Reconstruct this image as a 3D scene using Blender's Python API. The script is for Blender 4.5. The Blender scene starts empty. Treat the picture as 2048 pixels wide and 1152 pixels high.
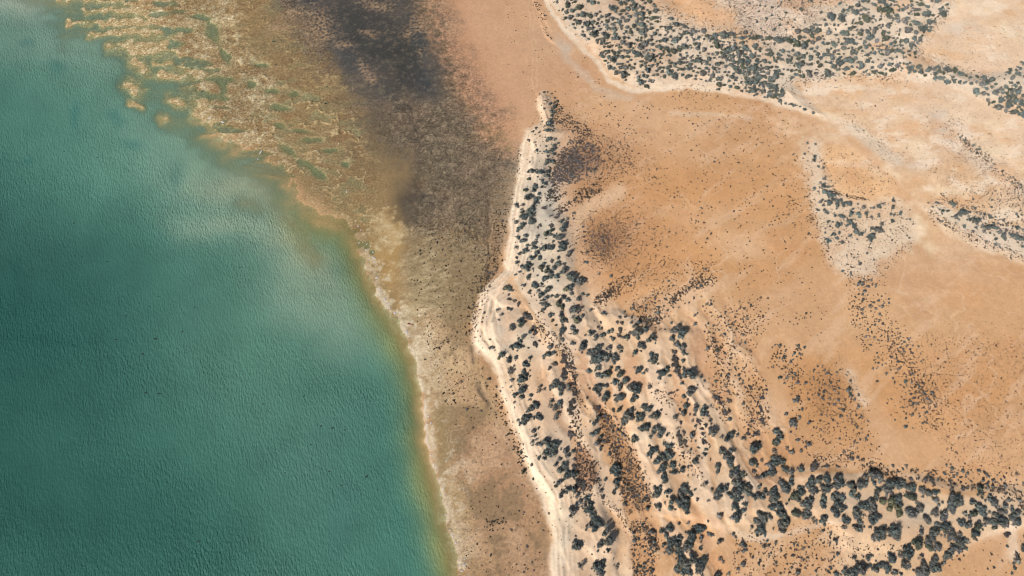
import bpy, math, random
import numpy as np
from mathutils import Vector

# ------------------------------------------------------------------ camera, sky, sun, exposure
SC = bpy.context.scene
COL = SC.collection
CAM_H = 250.0                       # metres above the shore
TILT = math.radians(25.0)           # off the vertical
VFOV = math.radians(45.0)
FPX = 576.0 / math.tan(VFOV / 2)

cam_d = bpy.data.cameras.new('camera')
cam = bpy.data.objects.new('camera', cam_d)
COL.objects.link(cam)
cam.location = (0, 0, CAM_H)
cam.rotation_euler = (TILT, 0, 0)
cam_d.sensor_fit = 'VERTICAL'
cam_d.angle = VFOV
cam_d.clip_start = 1.0
cam_d.clip_end = 30000.0
SC.camera = cam

SUN_EL = math.radians(38.0)
SHADOW = np.array([0.66, 0.75])     # ground direction in which shadows fall
SHADOW = SHADOW / np.linalg.norm(SHADOW)
world = bpy.data.worlds.new('World')
SC.world = world
world.use_nodes = True
wn = world.node_tree
wn.nodes.clear()
sky = wn.nodes.new('ShaderNodeTexSky')
sky.sky_type = 'NISHITA'
sky.sun_disc = False
sky.sun_elevation = SUN_EL
sky.sun_rotation = math.atan2(-SHADOW[0], -SHADOW[1])
sky.air_density = 1.0
sky.dust_density = 0.6
bg = wn.nodes.new('ShaderNodeBackground')
bg.inputs['Strength'].default_value = 0.055
wo = wn.nodes.new('ShaderNodeOutputWorld')
wn.links.new(sky.outputs[0], bg.inputs[0])
wn.links.new(bg.outputs[0], wo.inputs[0])

sun_d = bpy.data.lights.new('sun', 'SUN')
sun_d.energy = 5.0
sun_d.angle = math.radians(0.55)
sun_d.color = (1.0, 0.955, 0.89)
sun = bpy.data.objects.new('sun', sun_d)
COL.objects.link(sun)
to_sun = Vector((-SHADOW[0] * math.cos(SUN_EL), -SHADOW[1] * math.cos(SUN_EL), math.sin(SUN_EL)))
sun.rotation_euler = to_sun.to_track_quat('Z', 'Y').to_euler()
sun.location = (-100, -100, 300)

SC.view_settings.view_transform = 'Standard'
SC.view_settings.look = 'None'
SC.view_settings.exposure = 0.55
SC.view_settings.gamma = 1.0
SC.view_settings.use_curve_mapping = False
SC.cycles.max_bounces = 5
SC.cycles.diffuse_bounces = 2
SC.cycles.glossy_bounces = 2
SC.cycles.transparent_max_bounces = 6
SC.cycles.use_adaptive_sampling = True
SC.cycles.filter_width = 1.05

# how bright a flat white sheet renders under this light (measured), so that the ground's
# own reflectance can be written down as the colour the eye sees
K_LIGHT = np.array([1.599, 1.591, 1.597])

rng = np.random.default_rng(7)
random.seed(7)


def lin(c):
    c = np.asarray(c, float) / 255.0
    return np.where(c <= 0.04045, c / 12.92, ((c + 0.055) / 1.055) ** 2.4)


def alb(*c):
    return (lin(c) / K_LIGHT).astype(np.float32)


# ------------------------------------------------------------------ survey: photograph pixel <-> ground
CT, ST = math.cos(TILT), math.sin(TILT)


def ground(u, v):
    x = (np.asarray(u, float) - 1024.0) / FPX
    y = (576.0 - np.asarray(v, float)) / FPX
    s = CAM_H / (CT - y * ST)
    return s * x, s * (ST + y * CT)


def metres(v):                      # metres per pixel at row v
    y = (576.0 - np.asarray(v, float)) / FPX
    return CAM_H / (CT - y * ST) / FPX


def survey(X, Y):
    depth = Y * ST + CAM_H * CT
    up = Y * CT - CAM_H * ST
    return 1024.0 + FPX * X / depth, 576.0 - FPX * up / depth


# ------------------------------------------------------------------ noise
def perlin(x, y, seed):
    r = np.random.default_rng(seed)
    p = r.permutation(256).astype(np.int32)
    ang = r.random(256) * 2 * np.pi
    gx = np.cos(ang).astype(np.float32)
    gy = np.sin(ang).astype(np.float32)
    xi = np.floor(x)
    yi = np.floor(y)
    xf = (x - xi).astype(np.float32)
    yf = (y - yi).astype(np.float32)
    xi = xi.astype(np.int32)
    yi = yi.astype(np.int32)
    a0 = p[xi & 255]
    a1 = p[(xi + 1) & 255]
    y0 = yi & 255
    y1 = (yi + 1) & 255

    def g(a, yy, dx, dy):
        h = p[(a + yy) & 255]
        return gx[h] * dx + gy[h] * dy
    n00 = g(a0, y0, xf, yf)
    n10 = g(a1, y0, xf - 1, yf)
    n01 = g(a0, y1, xf, yf - 1)
    n11 = g(a1, y1, xf - 1, yf - 1)
    u = xf * xf * xf * (xf * (xf * 6 - 15) + 10)
    v = yf * yf * yf * (yf * (yf * 6 - 15) + 10)
    a = n00 + u * (n10 - n00)
    b = n01 + u * (n11 - n01)
    return (a + v * (b - a)) * 1.5


def fbm(x, y, size, octv, seed, gain=0.5):
    out = np.zeros(np.shape(x), np.float32)
    amp, f, tot = 1.0, 1.0 / size, 0.0
    for i in range(octv):
        out += amp * perlin(x * f + 17.3 * i, y * f - 9.1 * i, seed + i)
        tot += amp
        amp *= gain
        f *= 2.03
    return out / tot


def sstep(a, b, x):
    t = np.clip((x - a) / (b - a), 0, 1)
    return t * t * (3 - 2 * t)


# ------------------------------------------------------------------ signed distances in survey space
def seg_dist(u, v, pts):
    d = np.full(u.shape, 1e9, np.float32)
    for (x0, y0), (x1, y1) in zip(pts[:-1], pts[1:]):
        dx, dy = x1 - x0, y1 - y0
        L = dx * dx + dy * dy + 1e-9
        t = np.clip(((u - x0) * dx + (v - y0) * dy) / L, 0, 1)
        d = np.minimum(d, (u - x0 - t * dx) ** 2 + (v - y0 - t * dy) ** 2)
    return np.sqrt(d)


def inside(u, v, pts):
    c = np.zeros(u.shape, bool)
    n = len(pts)
    for i in range(n):
        x0, y0 = pts[i]
        x1, y1 = pts[(i + 1) % n]
        if y0 == y1:
            continue
        c ^= ((y0 > v) != (y1 > v)) & (u < (x1 - x0) * (v - y0) / (y1 - y0) + x0)
    return c


def sdf(u, v, pts):
    d = seg_dist(u, v, list(pts) + [pts[0]])
    return np.where(inside(u, v, pts), d, -d)


# ------------------------------------------------------------------ the ground sheet
def axis(lo, hi, step, far, n):
    mid = np.arange(lo, hi + step / 2, step)
    out = np.geomspace(step * 4, far, n)
    return np.concatenate([(lo - out)[::-1], mid, hi + out])


XA = axis(-292.0, 292.0, 0.45, 9000.0, 16)
YA = axis(-24.0, 304.0, 0.45, 9000.0, 16)
NX, NY = len(XA), len(YA)
GX, GY = np.meshgrid(XA, YA)        # rows = Y
GX = GX.astype(np.float32)
GY = GY.astype(np.float32)
CX = np.clip(GX, -380, 380)
CY = np.clip(GY, -60, 420)
PU, PV = survey(CX, CY)
PU = PU.astype(np.float32)
PV = PV.astype(np.float32)

w1 = fbm(GX, GY, 26.0, 3, 101)
w2 = fbm(GX, GY, 26.0, 3, 111)
w3 = fbm(GX, GY, 6.0, 3, 121)
w4 = fbm(GX, GY, 6.0, 3, 131)
UW = PU + 22 * w1 + 9 * w3
VW = PV + 22 * w2 + 9 * w4
UF = PU + 5 * w1 + 5 * w3
VF = PV + 5 * w2 + 5 * w4
n_big = fbm(GX, GY, 60.0, 4, 201)
n_mid = fbm(GX, GY, 14.0, 4, 211)
n_fine = fbm(GX, GY, 3.4, 3, 221)
n_grit = fbm(GX, GY, 1.3, 2, 231)

C = np.empty((NY, NX, 3), np.float32)
C[:] = alb(212, 166, 123)
Z = np.zeros((NY, NX), np.float32)


def region(pts, soft, rough=True):
    """indices and warped coordinates of the sheet near a traced outline"""
    a = np.array(pts, float)
    m = soft + 45
    sel = (PU > a[:, 0].min() - m) & (PU < a[:, 0].max() + m) & (PV > a[:, 1].min() - m) & (PV < a[:, 1].max() + m)
    ii = np.nonzero(sel)
    if rough:
        return ii, UW[ii], VW[ii]
    return ii, UF[ii], VF[ii]


def tint(ii, m, col):
    m = np.clip(m, 0, 1)[:, None].astype(np.float32)
    C[ii] += (np.asarray(col, np.float32) - C[ii]) * m


def area(pts, col, soft=12, a=1.0, rough=False, brk=0.0, n=None, dz=0.0):
    ii, u, v = region(pts, soft, rough)
    if len(ii[0]) == 0:
        return
    d = sdf(u, v, pts) + soft * (0.9 * n_mid[ii] + 0.8 * n_fine[ii])
    m = sstep(-soft, soft, d)
    if brk:
        nn = (n_mid if n is None else n)[ii]
        m = sstep(0.5 - 0.25, 0.5 + 0.25, m * (1 + 0 * nn) + brk * nn * np.where(m > 0.01, 1, 0))
    if col is not None:
        tint(ii, m * a, alb(*col))
    if dz:
        Z[ii] += dz * m


def spot(cx, cy, rx, ry, col, a=1.0, ang=0.0, rough=True, brk=0.0, n=None, dz=0.0):
    r = max(rx, ry) * 2.2
    ii, u, v = region([(cx - r, cy - r), (cx + r, cy + r)], 0, rough)
    if len(ii[0]) == 0:
        return
    ca, sa = math.cos(math.radians(ang)), math.sin(math.radians(ang))
    dx, dy = u - cx, v - cy
    p = (dx * ca + dy * sa) / rx
    q = (-dx * sa + dy * ca) / ry
    m = np.exp(-(p * p + q * q))
    if brk:
        nn = (n_mid if n is None else n)[ii]
        m = m * sstep(-0.35, 0.35, nn + brk * (m - 0.5))
    if col is not None:
        tint(ii, m * a, alb(*col))
    if dz:
        Z[ii] += dz * m


def stroke(pts, w, col, a=1.0, soft=None, rough=False, dz=0.0, brk=0.0):
    soft = w if soft is None else soft
    ii, u, v = region(pts, w + soft, rough)
    if len(ii[0]) == 0:
        return
    d = seg_dist(u, v, pts)
    m = 1 - sstep(w - soft / 2, w + soft / 2, d)
    if brk:
        m = m * sstep(-0.3, 0.3, n_fine[ii] + brk)
    if col is not None:
        tint(ii, m * a, alb(*col))
    if dz:
        Z[ii] += dz * m


def scarp(pts, drop, w=2.0, reach=14.0):
    """a small step in the sand: the left-hand side of the line (walking along it) stays high"""
    ii, u, v = region(pts, reach + 4, False)
    u, v = PU[ii] + 2.0 * w3[ii], PV[ii] + 2.0 * w4[ii]
    d = np.full(u.shape, 1e9, np.float32)
    s = np.zeros(u.shape, np.float32)
    for (x0, y0), (x1, y1) in zip(pts[:-1], pts[1:]):
        dx, dy = x1 - x0, y1 - y0
        L = dx * dx + dy * dy + 1e-9
        t = np.clip(((u - x0) * dx + (v - y0) * dy) / L, 0, 1)
        ex, ey = u - x0 - t * dx, v - y0 - t * dy
        dd = np.sqrt(ex * ex + ey * ey)
        near = dd < d
        s = np.where(near, np.sign(dx * ey - dy * ex), s)
        d = np.where(near, dd, d)
    sd = d * s                       # image rows run down: positive = right-hand side
    prof = np.where(sd < 0, np.exp(sd / reach), -np.exp(-sd / reach))
    prof = np.where(np.abs(sd) < w, -sd / w * np.exp(-w / reach), prof)
    Z[ii] += 0.5 * drop * prof


# --- shore line (everything to its left is sea)
SHORE = [(-900, -1000), (-300, -260), (60, -60), (250, -10), (330, 60), (352, 110), (392, 150), (398, 218), (432, 262), (500, 300),
         (548, 332), (588, 352), (606, 392), (648, 428), (704, 452), (716, 500), (738, 540), (752, 572), (768, 606),
         (800, 642), (812, 668), (826, 700), (838, 736), (846, 775), (846, 812), (852, 850), (854, 886), (862, 915), (878, 958),
         (888, 1000), (898, 1045), (910, 1085), (922, 1120), (916, 1152), (925, 1300), (930, 2600)]
SEA = SHORE + [(-4000, 2600), (-4000, -1000)]
_wob = np.clip((620 - PV) / 120, 0, 1)
SU = PU + (16 * w1 + 9 * w3) * _wob + 9 * w3 + 3 * w1 + 5 * n_fine
SV = PV + (16 * w2 + 9 * w4) * _wob + 9 * w4 + 4 * n_fine
D_SEA = sdf(SU, SV, SEA).astype(np.float32)     # px, positive in the sea

# --- big tone of the land
area([(1500, -300), (2700, -300), (2700, 470), (2150, 470), (1900, 360), (1660, 300), (1560, 180)], (238, 207, 176), 110, 0.85, True)
area([(1560, 210), (1700, 230), (2100, 330), (2300, 560), (1900, 520), (1700, 420), (1640, 300)], (228, 190, 151), 70, 0.55, True)
spot(1340, 420, 240, 150, (204, 152, 104), 0.85)
spot(1500, 520, 190, 140, (206, 156, 108), 0.7)
spot(1900, 800, 240, 130, (203, 152, 104), 0.85)
spot(1660, 800, 110, 90, (200, 148, 98), 0.75)
spot(1760, 640, 130, 60, (212, 170, 128), 0.5)
area([(860, -300), (1080, -300), (1090, 0), (1180, 110), (1230, 180), (1120, 190), (1060, 250), (1020, 330), (960, 250), (900, 120)], (202, 158, 124), 45, 0.9, True)
stroke([(880, -40), (920, 90), (985, 230), (1030, 320)], 35, (194, 146, 112), 0.6, 60, True)
spot(1120, 60, 90, 70, (219, 178, 140), 0.6)
spot(1330, 250, 120, 40, (216, 174, 134), 0.6)
spot(1400, 620, 60, 50, (222, 184, 146), 0.7)
spot(1360, 600, 45, 22, (230, 194, 158), 0.7, -35)
spot(1490, 500, 45, 26, (222, 184, 148), 0.7)
spot(1560, 660, 90, 40, (214, 172, 132), 0.5, -20)
spot(1840, 560, 130, 60, (222, 182, 146), 0.6)
spot(1900, 650, 160, 40, (214, 172, 130), 0.6)
spot(1600, 1100, 160, 60, (208, 162, 116), 0.6)
spot(1960, 1080, 120, 60, (214, 172, 134), 0.7)
# tongues of blown sand beside the spit
stroke([(1150, 470), (1160, 440), (1185, 412), (1235, 388)], 16, (226, 189, 152), 0.9, 22)
stroke([(1100, 375), (1140, 365), (1190, 350)], 8, (220, 180, 142), 0.9, 12)
area([(1112, 262), (1150, 262), (1140, 290), (1115, 335), (1100, 330), (1105, 290)], (222, 180, 144), 7)
stroke([(1180, 540), (1200, 590), (1220, 630)], 16, (220, 180, 144), 0.7, 24)
stroke([(1300, 650), (1345, 615), (1420, 575)], 14, (226, 186, 148), 0.8, 18)
stroke([(1270, 590), (1310, 575)], 8, (222, 172, 124), 0.8, 12)
stroke([(1440, 660), (1480, 690), (1470, 760), (1480, 840)], 14, (220, 180, 140), 0.6, 24)
stroke([(1580, 700), (1555, 780), (1550, 850)], 18, (222, 182, 144), 0.6, 26)
stroke([(1690, 740), (1725, 790), (1760, 850), (1790, 930)], 20, (216, 174, 134), 0.6, 30)
stroke([(1690, 750), (1712, 775), (1735, 806)], 7, (226, 200, 172), 0.65, 14, True)
spot(1560, 590, 60, 16, (218, 178, 140), 0.5, -25)

# --- tidal flat, its mats and pools
FLAT = [(-300, -300), (60, -70), (240, -20), (860, -60), (880, 60), (930, 190), (985, 250), (1040, 300), (1036, 390), (1012, 480), (990, 545), (960, 600),
        (946, 670), (965, 740), (1000, 830), (1040, 930), (1092, 1010), (1104, 1152), (1110, 1400), (900, 1400), (880, 980),
        (840, 740), (740, 560), (680, 440), (560, 330), (400, 220), (300, 60)]
area(FLAT, (178, 143, 101), 10, 1.0)
# brown flat north
area([(300, -80), (620, -80), (760, 160), (830, 300), (830, 420), (760, 520), (700, 460), (560, 330), (430, 250), (350, 80)], (146, 121, 85), 30, 0.95, True)
spot(620, 260, 120, 90, (154, 129, 90), 0.7)
spot(760, 420, 60, 60, (164, 135, 94), 0.7)
spot(560, 90, 90, 50, (138, 112, 78), 0.6, 30)
spot(720, 290, 60, 60, (128, 106, 78), 0.6, 30)
# dark mat band
area([(500, -120), (800, -120), (880, 20), (930, 130), (980, 240), (1034, 310), (1024, 400), (990, 470), (930, 490), (850, 470), (815, 440), (826, 360), (760, 270), (680, 180), (580, 70)], (101, 90, 76), 46, 0.92, True)
area([(560, -120), (760, -120), (850, 40), (880, 120), (880, 180), (840, 200), (800, 190), (760, 225), (715, 205), (670, 130), (610, 60)], (78, 75, 72), 40, 0.9, True)
spot(640, 20, 90, 40, (72, 72, 73), 0.7, 25)
spot(720, 80, 80, 55, (66, 66, 64), 0.85, 45)
spot(800, 130, 66, 62, (62, 62, 60), 0.9, 40)
spot(700, 130, 26, 70, (82, 82, 82), 0.6, -35)
spot(840, 80, 16, 70, (64, 70, 73), 0.7, -25)
spot(852, 160, 18, 28, (60, 64, 67), 0.85, -30)
spot(735, 200, 50, 60, (82, 79, 75), 0.8, -30)
spot(770, 270, 56, 60, (98, 86, 70), 0.7)
spot(812, 410, 46, 70, (112, 97, 76), 0.75)
spot(800, 470, 30, 50, (140, 116, 84), 0.5)
spot(838, 400, 40, 16, (58, 57, 57), 0.9)
spot(828, 440, 30, 46, (70, 67, 63), 0.75)
stroke([(812, 190), (826, 270), (832, 330), (828, 400)], 8, (72, 64, 58), 0.6, 22, True)
spot(960, 330, 40, 90, (128, 110, 90), 0.5, -20)
spot(910, 440, 80, 50, (124, 109, 86), 0.55)
spot(880, 330, 50, 60, (116, 104, 84), 0.5)
spot(940, 180, 26, 70, (160, 122, 96), 0.5, -25)
# wet ochre band and grey-green scrub flat
area([(700, 430), (780, 420), (812, 480), (800, 560), (830, 620), (846, 660), (820, 690), (790, 630), (750, 560), (720, 490)], (182, 146, 94), 18, 0.9, True)
spot(770, 470, 40, 26, (206, 172, 122), 0.6, 20)
spot(775, 560, 26, 60, (190, 150, 92), 0.5)
area([(815, 470), (940, 480), (990, 500), (960, 600), (940, 680), (880, 660), (835, 620), (800, 540)], (150, 129, 98), 22, 0.9, True)
spot(850, 570, 40, 60, (172, 154, 118), 0.6, 10)
spot(930, 560, 46, 60, (140, 119, 90), 0.7)
spot(990, 500, 16, 60, (150, 118, 90), 0.7, 12)
# flats further south
area([(800, 640), (870, 640), (950, 690), (960, 760), (930, 830), (880, 860), (860, 800), (836, 720)], (204, 174, 136), 22, 0.9, True)
area([(860, 760), (980, 740), (1010, 850), (980, 870), (920, 860), (870, 840)], (178, 148, 112), 22, 0.8, True)
area([(930, 850), (1010, 850), (1090, 1000), (1110, 1200), (960, 1200), (930, 1050), (900, 940)], (182, 143, 110), 20, 0.9, True)
spot(1010, 950, 60, 90, (168, 130, 98), 0.6, -20)
spot(985, 1090, 60, 70, (172, 142, 108), 0.6)
spot(940, 890, 26, 40, (150, 122, 92), 0.6)
spot(975, 720, 16, 60, (168, 128, 96), 0.7, -25)
spot(920, 1010, 26, 90, (196, 166, 122), 0.7, -15)
# shore crust
stroke([(720, 470), (748, 545), (768, 600), (806, 645), (830, 700), (846, 770), (856, 850), (870, 920), (890, 990), (912, 1080), (925, 1130)], 9, (214, 190, 156), 0.75, 16, False, 0.0, 0.15)

# pans with pale raised lips on the north flat
def worley(x, y, seed):
    """distance to the nearest cell border and a random value per cell"""
    r = np.random.default_rng(seed)
    tx, ty, tv = r.random((64, 64)), r.random((64, 64)), r.random((64, 64))
    xi, yi = np.floor(x).astype(int), np.floor(y).astype(int)
    f1 = np.full(x.shape, 9.0)
    f2 = np.full(x.shape, 9.0)
    val = np.zeros(x.shape)
    side = np.zeros(x.shape)
    for i in (-1, 0, 1):
        for j in (-1, 0, 1):
            cx_, cy_ = xi + i, yi + j
            d = np.hypot(cx_ + tx[cx_ & 63, cy_ & 63] - x, cy_ + ty[cx_ & 63, cy_ & 63] - y)
            v = tv[cx_ & 63, cy_ & 63]
            near = d < f1
            f2 = np.where(near, f1, np.minimum(f2, d))
            val = np.where(near, v, val)
            side = np.where(near, x - cx_ - tx[cx_ & 63, cy_ & 63] + 0.5 * (y - cy_ - ty[cx_ & 63, cy_ & 63]), side)
            f1 = np.where(near, d, f1)
    return (f2 - f1).astype(np.float32), val.astype(np.float32), side.astype(np.float32)


def weight(pts, soft):
    ii, u, v = region(pts, soft, True)
    m = np.zeros((NY, NX), np.float32)
    m[ii] = sstep(-soft, soft, sdf(u, v, pts) + soft * 0.8 * n_mid[ii])
    return m


CRUST = weight([(120, -160), (520, -160), (600, 60), (720, 200), (770, 330), (760, 480), (690, 480), (560, 345), (430, 240), (240, 200), (130, 60)], 40)
RIDGES = weight([(510, 150), (640, 180), (710, 260), (740, 340), (745, 480), (700, 500), (650, 400), (560, 330), (500, 260)], 22)
PANS = weight([(430, -60), (560, -60), (640, 90), (720, 200), (760, 330), (700, 300), (560, 230), (480, 120)], 26)
PALE = weight([(60, -200), (450, -200), (470, 40), (545, 190), (575, 330), (480, 310), (400, 250), (230, 190), (200, 110), (110, 80)], 22)
all_ix = np.nonzero((CRUST > 0.01) | (PALE > 0.01) | (RIDGES > 0.01) | (PANS > 0.01))
ax, ay = GX[all_ix] + 6.5 * w3[all_ix] + 6 * w1[all_ix] + 1.2 * n_fine[all_ix], GY[all_ix] + 4.0 * w4[all_ix] + 4 * w2[all_ix] + 0.8 * n_fine[all_ix]
e1, v1, s1 = worley(ax / 9.5, ay / 4.0, 21)
e2, v2, s2 = worley(ax / 5.0, ay / 2.6 + 11.3, 22)
brk1 = sstep(-0.22, 0.12, fbm(ax, ay, 9.0, 3, 303) + 0.08)
brk2 = sstep(-0.1, 0.25, fbm(ax, ay, 9.0, 2, 305))
brk1 = brk1 * sstep(-0.3, 0.2, s1) * (v1 > 0.12)
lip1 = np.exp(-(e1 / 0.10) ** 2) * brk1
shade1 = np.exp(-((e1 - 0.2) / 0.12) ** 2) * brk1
brk2 = brk2 * sstep(-0.15, 0.25, s2)
lip2 = np.exp(-(e2 / 0.14) ** 2) * brk2
blot = sstep(-0.1, 0.35, fbm(ax * 0.8, ay * 1.5, 12.0, 4, 331))
speck = sstep(0.0, 0.42, n_fine[all_ix] + 0.6 * n_grit[all_ix] + 0.3 * n_mid[all_ix])
cR, rI, pA, pL = CRUST[all_ix], RIDGES[all_ix], PANS[all_ix], PALE[all_ix]
tint(all_ix, 0.5 * cR * (0.25 + 0.75 * blot), alb(170, 140, 98))
tint(all_ix, 0.55 * (rI + 0.5 * pA) * sstep(0.35, 0.9, v1) * sstep(0.1, 0.3, e1), alb(142, 136, 98))
tint(all_ix, 0.4 * (rI + 0.7 * pA) * sstep(0.55, 0.1, v1) * sstep(0.1, 0.3, e1), alb(146, 112, 76))
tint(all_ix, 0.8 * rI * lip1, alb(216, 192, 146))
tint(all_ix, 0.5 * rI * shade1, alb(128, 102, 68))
tint(all_ix, 0.7 * pA * lip1, alb(188, 160, 114))
tint(all_ix, 0.4 * pA * lip2, alb(100, 82, 60))
tint(all_ix, 0.5 * cR * lip2 * (1 - pA), alb(200, 168, 122))
tint(all_ix, 0.85 * pL * blot, alb(186, 160, 120))
tint(all_ix, 0.75 * pL * speck * (0.4 + 0.6 * blot), alb(214, 196, 158))
tint(all_ix, 0.45 * pL * sstep(0.1, 0.5, -n_fine[all_ix]), alb(150, 116, 76))
curlZ = np.zeros((NY, NX), np.float32)
curlZ[all_ix] = 0.34 * rI * lip1 + 0.24 * pA * lip1 + 0.20 * pA * lip2 + 0.14 * pL * speck + 0.10 * cR * lip2 + 0.10 * cR * n_fine[all_ix]
# crackled relief of the mats: light flecks and dark cracks
MAT = weight([(520, -120), (820, -120), (920, 80), (1000, 230), (1036, 300), (1020, 420), (960, 500), (830, 470), (830, 330), (720, 200), (600, 80)], 36)
ix = np.nonzero(MAT > 0.01)
CORE = weight([(590, -120), (780, -120), (850, 30), (880, 120), (885, 185), (840, 205), (790, 190), (740, 230), (690, 180), (650, 90)], 30)
mm_ = MAT[ix] * (1 - 0.65 * CORE[ix])
mx_, my_ = GX[ix] + 2 * w3[ix], GY[ix] + 2 * w4[ix]
e3, v3, s3 = worley(mx_ / 3.4, my_ / 3.4, 23)
e4, v4, s4 = worley(mx_ / 7.5, my_ / 6.5, 24)
tint(ix, 0.40 * mm_ * sstep(-0.1, 0.5, n_mid[ix] + 0.5 * n_fine[ix]), alb(120, 106, 90))
tint(ix, 0.55 * mm_ * sstep(0.12, 0.5, n_fine[ix] + 0.7 * n_grit[ix]), alb(150, 132, 108))
tint(ix, 0.40 * mm_ * sstep(0.1, 0.5, -n_fine[ix] - 0.6 * n_grit[ix]), alb(62, 56, 52))
tint(ix, 0.45 * mm_ * np.exp(-(e3 / 0.10) ** 2), alb(66, 58, 52))
tint(ix, 0.25 * mm_ * sstep(0.6, 0.95, v4), alb(150, 124, 102))
crackZ = np.zeros((NY, NX), np.float32)
crackZ[ix] = mm_ * (0.10 * n_fine[ix] + 0.07 * n_grit[ix] - 0.10 * np.exp(-(e3 / 0.12) ** 2))
# ragged, reticulated margin between the mat and the orange sand
stroke([(850, -60), (880, 40), (925, 130), (975, 235), (1020, 300)], 30, (196, 146, 112), 0.55, 46, True, 0.0, -0.02)
for (x, y, rx, ry) in [(590, 30, 34, 10), (640, 50, 30, 22), (650, 75, 24, 14), (725, 135, 10, 18), (735, 160, 12, 16), (755, 15, 30, 9), (738, 60, 20, 7), (820, 80, 12, 9), (690, 90, 16, 9), (560, 55, 30, 14), (850, 110, 10, 7), (840, 60, 30, 18), (900, 60, 20, 12), (870, 20, 40, 12)]:
    spot(x, y, rx, ry, (172, 142, 112), 0.75, 0, True, 0.2, n_grit)
wl = np.exp(-((D_SEA + 2.0) / 2.2) ** 2) * sstep(520, 600, PV) * sstep(-0.25, 0.1, n_fine + 0.5 * n_mid)
wl2 = np.exp(-((D_SEA + 11.0 + 6 * w3) / 2.5) ** 2) * sstep(560, 640, PV) * sstep(-0.05, 0.2, n_fine + 0.5 * n_mid)
ix = np.nonzero((wl > 0.02) | (wl2 > 0.02))
tint(ix, 0.85 * wl[ix], alb(232, 220, 202))
tint(ix, 0.5 * wl2[ix], alb(226, 206, 176))
OCH = weight([(690, 430), (790, 410), (820, 480), (806, 560), (836, 620), (850, 665), (815, 670), (770, 600), (735, 530), (700, 470)], 18)
ix = np.nonzero(OCH > 0.01)
oc = OCH[ix]
tint(ix, 0.6 * oc * sstep(0.02, 0.3, n_mid[ix] + 0.3 * n_fine[ix]), alb(206, 176, 130))
tint(ix, 0.6 * oc * sstep(0.02, 0.3, -n_mid[ix] + 0.3 * n_fine[ix]), alb(158, 124, 80))
tint(ix, 0.5 * oc * sstep(0.15, 0.4, n_fine[ix] + 0.4 * n_grit[ix]), alb(220, 196, 154))
# streaked silt of the scrub flat
sk = fbm(GX * 0.5 + GY * 0.25, GY * 1.5 - GX * 0.5, 2.6, 3, 371)
ii, u, v = region([(800, 440), (960, 440), (960, 660), (800, 680)], 20, True)
ms = np.exp(-(((u - 860) / 60) ** 2 + ((v - 560) / 90) ** 2))
tint(ii, 0.7 * ms * sstep(0.02, 0.4, sk[ii]), alb(196, 176, 140))
tint(ii, 0.5 * ms * sstep(0.05, 0.4, -sk[ii]), alb(112, 98, 74))
# speckled crust of the lower foreshore
FORE = weight([(722, 520), (760, 530), (800, 610), (880, 680), (900, 800), (930, 900), (950, 1010), (960, 1300), (900, 1300), (880, 980), (840, 740), (740, 560)], 24)
ix = np.nonzero(FORE > 0.01)
ff = FORE[ix]
tint(ix, 0.6 * ff * sstep(-0.05, 0.28, n_mid[ix] + 0.4 * n_fine[ix]), alb(212, 190, 152))
tint(ix, 0.7 * ff * sstep(0.1, 0.36, n_fine[ix] + 0.6 * n_grit[ix]), alb(232, 210, 176))
tint(ix, 0.6 * ff * sstep(0.05, 0.28, -n_mid[ix] - 0.3 * n_fine[ix]), alb(160, 138, 98))
tint(ix, 0.35 * ff * sstep(0.2, 0.5, -n_fine[ix]), alb(140, 112, 82))
# dull mottling over the brown lower flat
LOWF = weight([(880, 640), (950, 640), (1000, 830), (1040, 930), (1092, 1010), (1104, 1300), (930, 1300), (900, 900), (860, 720)], 30)
ix = np.nonzero(LOWF > 0.01)
lf = LOWF[ix]
tint(ix, 0.55 * lf * sstep(0.0, 0.3, n_mid[ix] + 0.3 * n_fine[ix]), alb(200, 164, 130))
tint(ix, 0.6 * lf * sstep(0.03, 0.3, -n_mid[ix] + 0.4 * n_fine[ix]), alb(138, 116, 88))
tint(ix, 0.45 * lf * sstep(0.12, 0.35, n_grit[ix] + 0.5 * n_fine[ix]), alb(120, 96, 74))

# --- the spit and the dune belts: pale sand
SPIT = [(1074, 204), (1084, 190), (1106, 196), (1108, 230), (1104, 258), (1130, 262), (1112, 300), (1104, 340), (1095, 362), (1115, 388),
        (1106, 420), (1140, 440), (1146, 500), (1150, 545), (1172, 575), (1180, 620), (1200, 660), (1235, 700), (1215, 760), (1200, 810), (1190, 900),
        (1205, 1000), (1232, 1060), (1240, 1200), (1106, 1200), (1100, 1060), (1092, 1000), (1062, 952), (1032, 870), (1010, 800), (984, 735),
        (948, 690), (948, 640), (962, 585), (1006, 540), (1018, 500), (1022, 440), (1030, 380), (1042, 322), (1052, 266), (1082, 250), (1072, 220)]
area(SPIT, (227, 196, 165), 6)
SPIT_EDGE = [(1074, 204), (1072, 220), (1082, 250), (1052, 266), (1042, 322), (1030, 380), (1022, 440), (1018, 500), (1006, 540), (962, 585), (948, 640), (948, 690), (984, 735), (1010, 800), (1032, 870), (1062, 952), (1092, 1000), (1100, 1060), (1106, 1200)]
spot(1085, 440, 50, 130, (223, 210, 190), 0.85)
spot(1110, 560, 50, 60, (222, 206, 184), 0.6)
spot(1080, 830, 60, 110, (224, 192, 160), 0.5)
spot(1060, 760, 30, 40, (216, 178, 144), 0.5)
spot(1100, 850, 30, 30, (214, 178, 144), 0.5)
area([(1006, 545), (1018, 500), (1022, 440), (1032, 380), (1042, 322), (1052, 266), (1075, 258), (1066, 300), (1058, 360), (1044, 420), (1034, 500), (1030, 580), (1015, 600)], (240, 216, 188), 6, 0.9)
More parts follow.
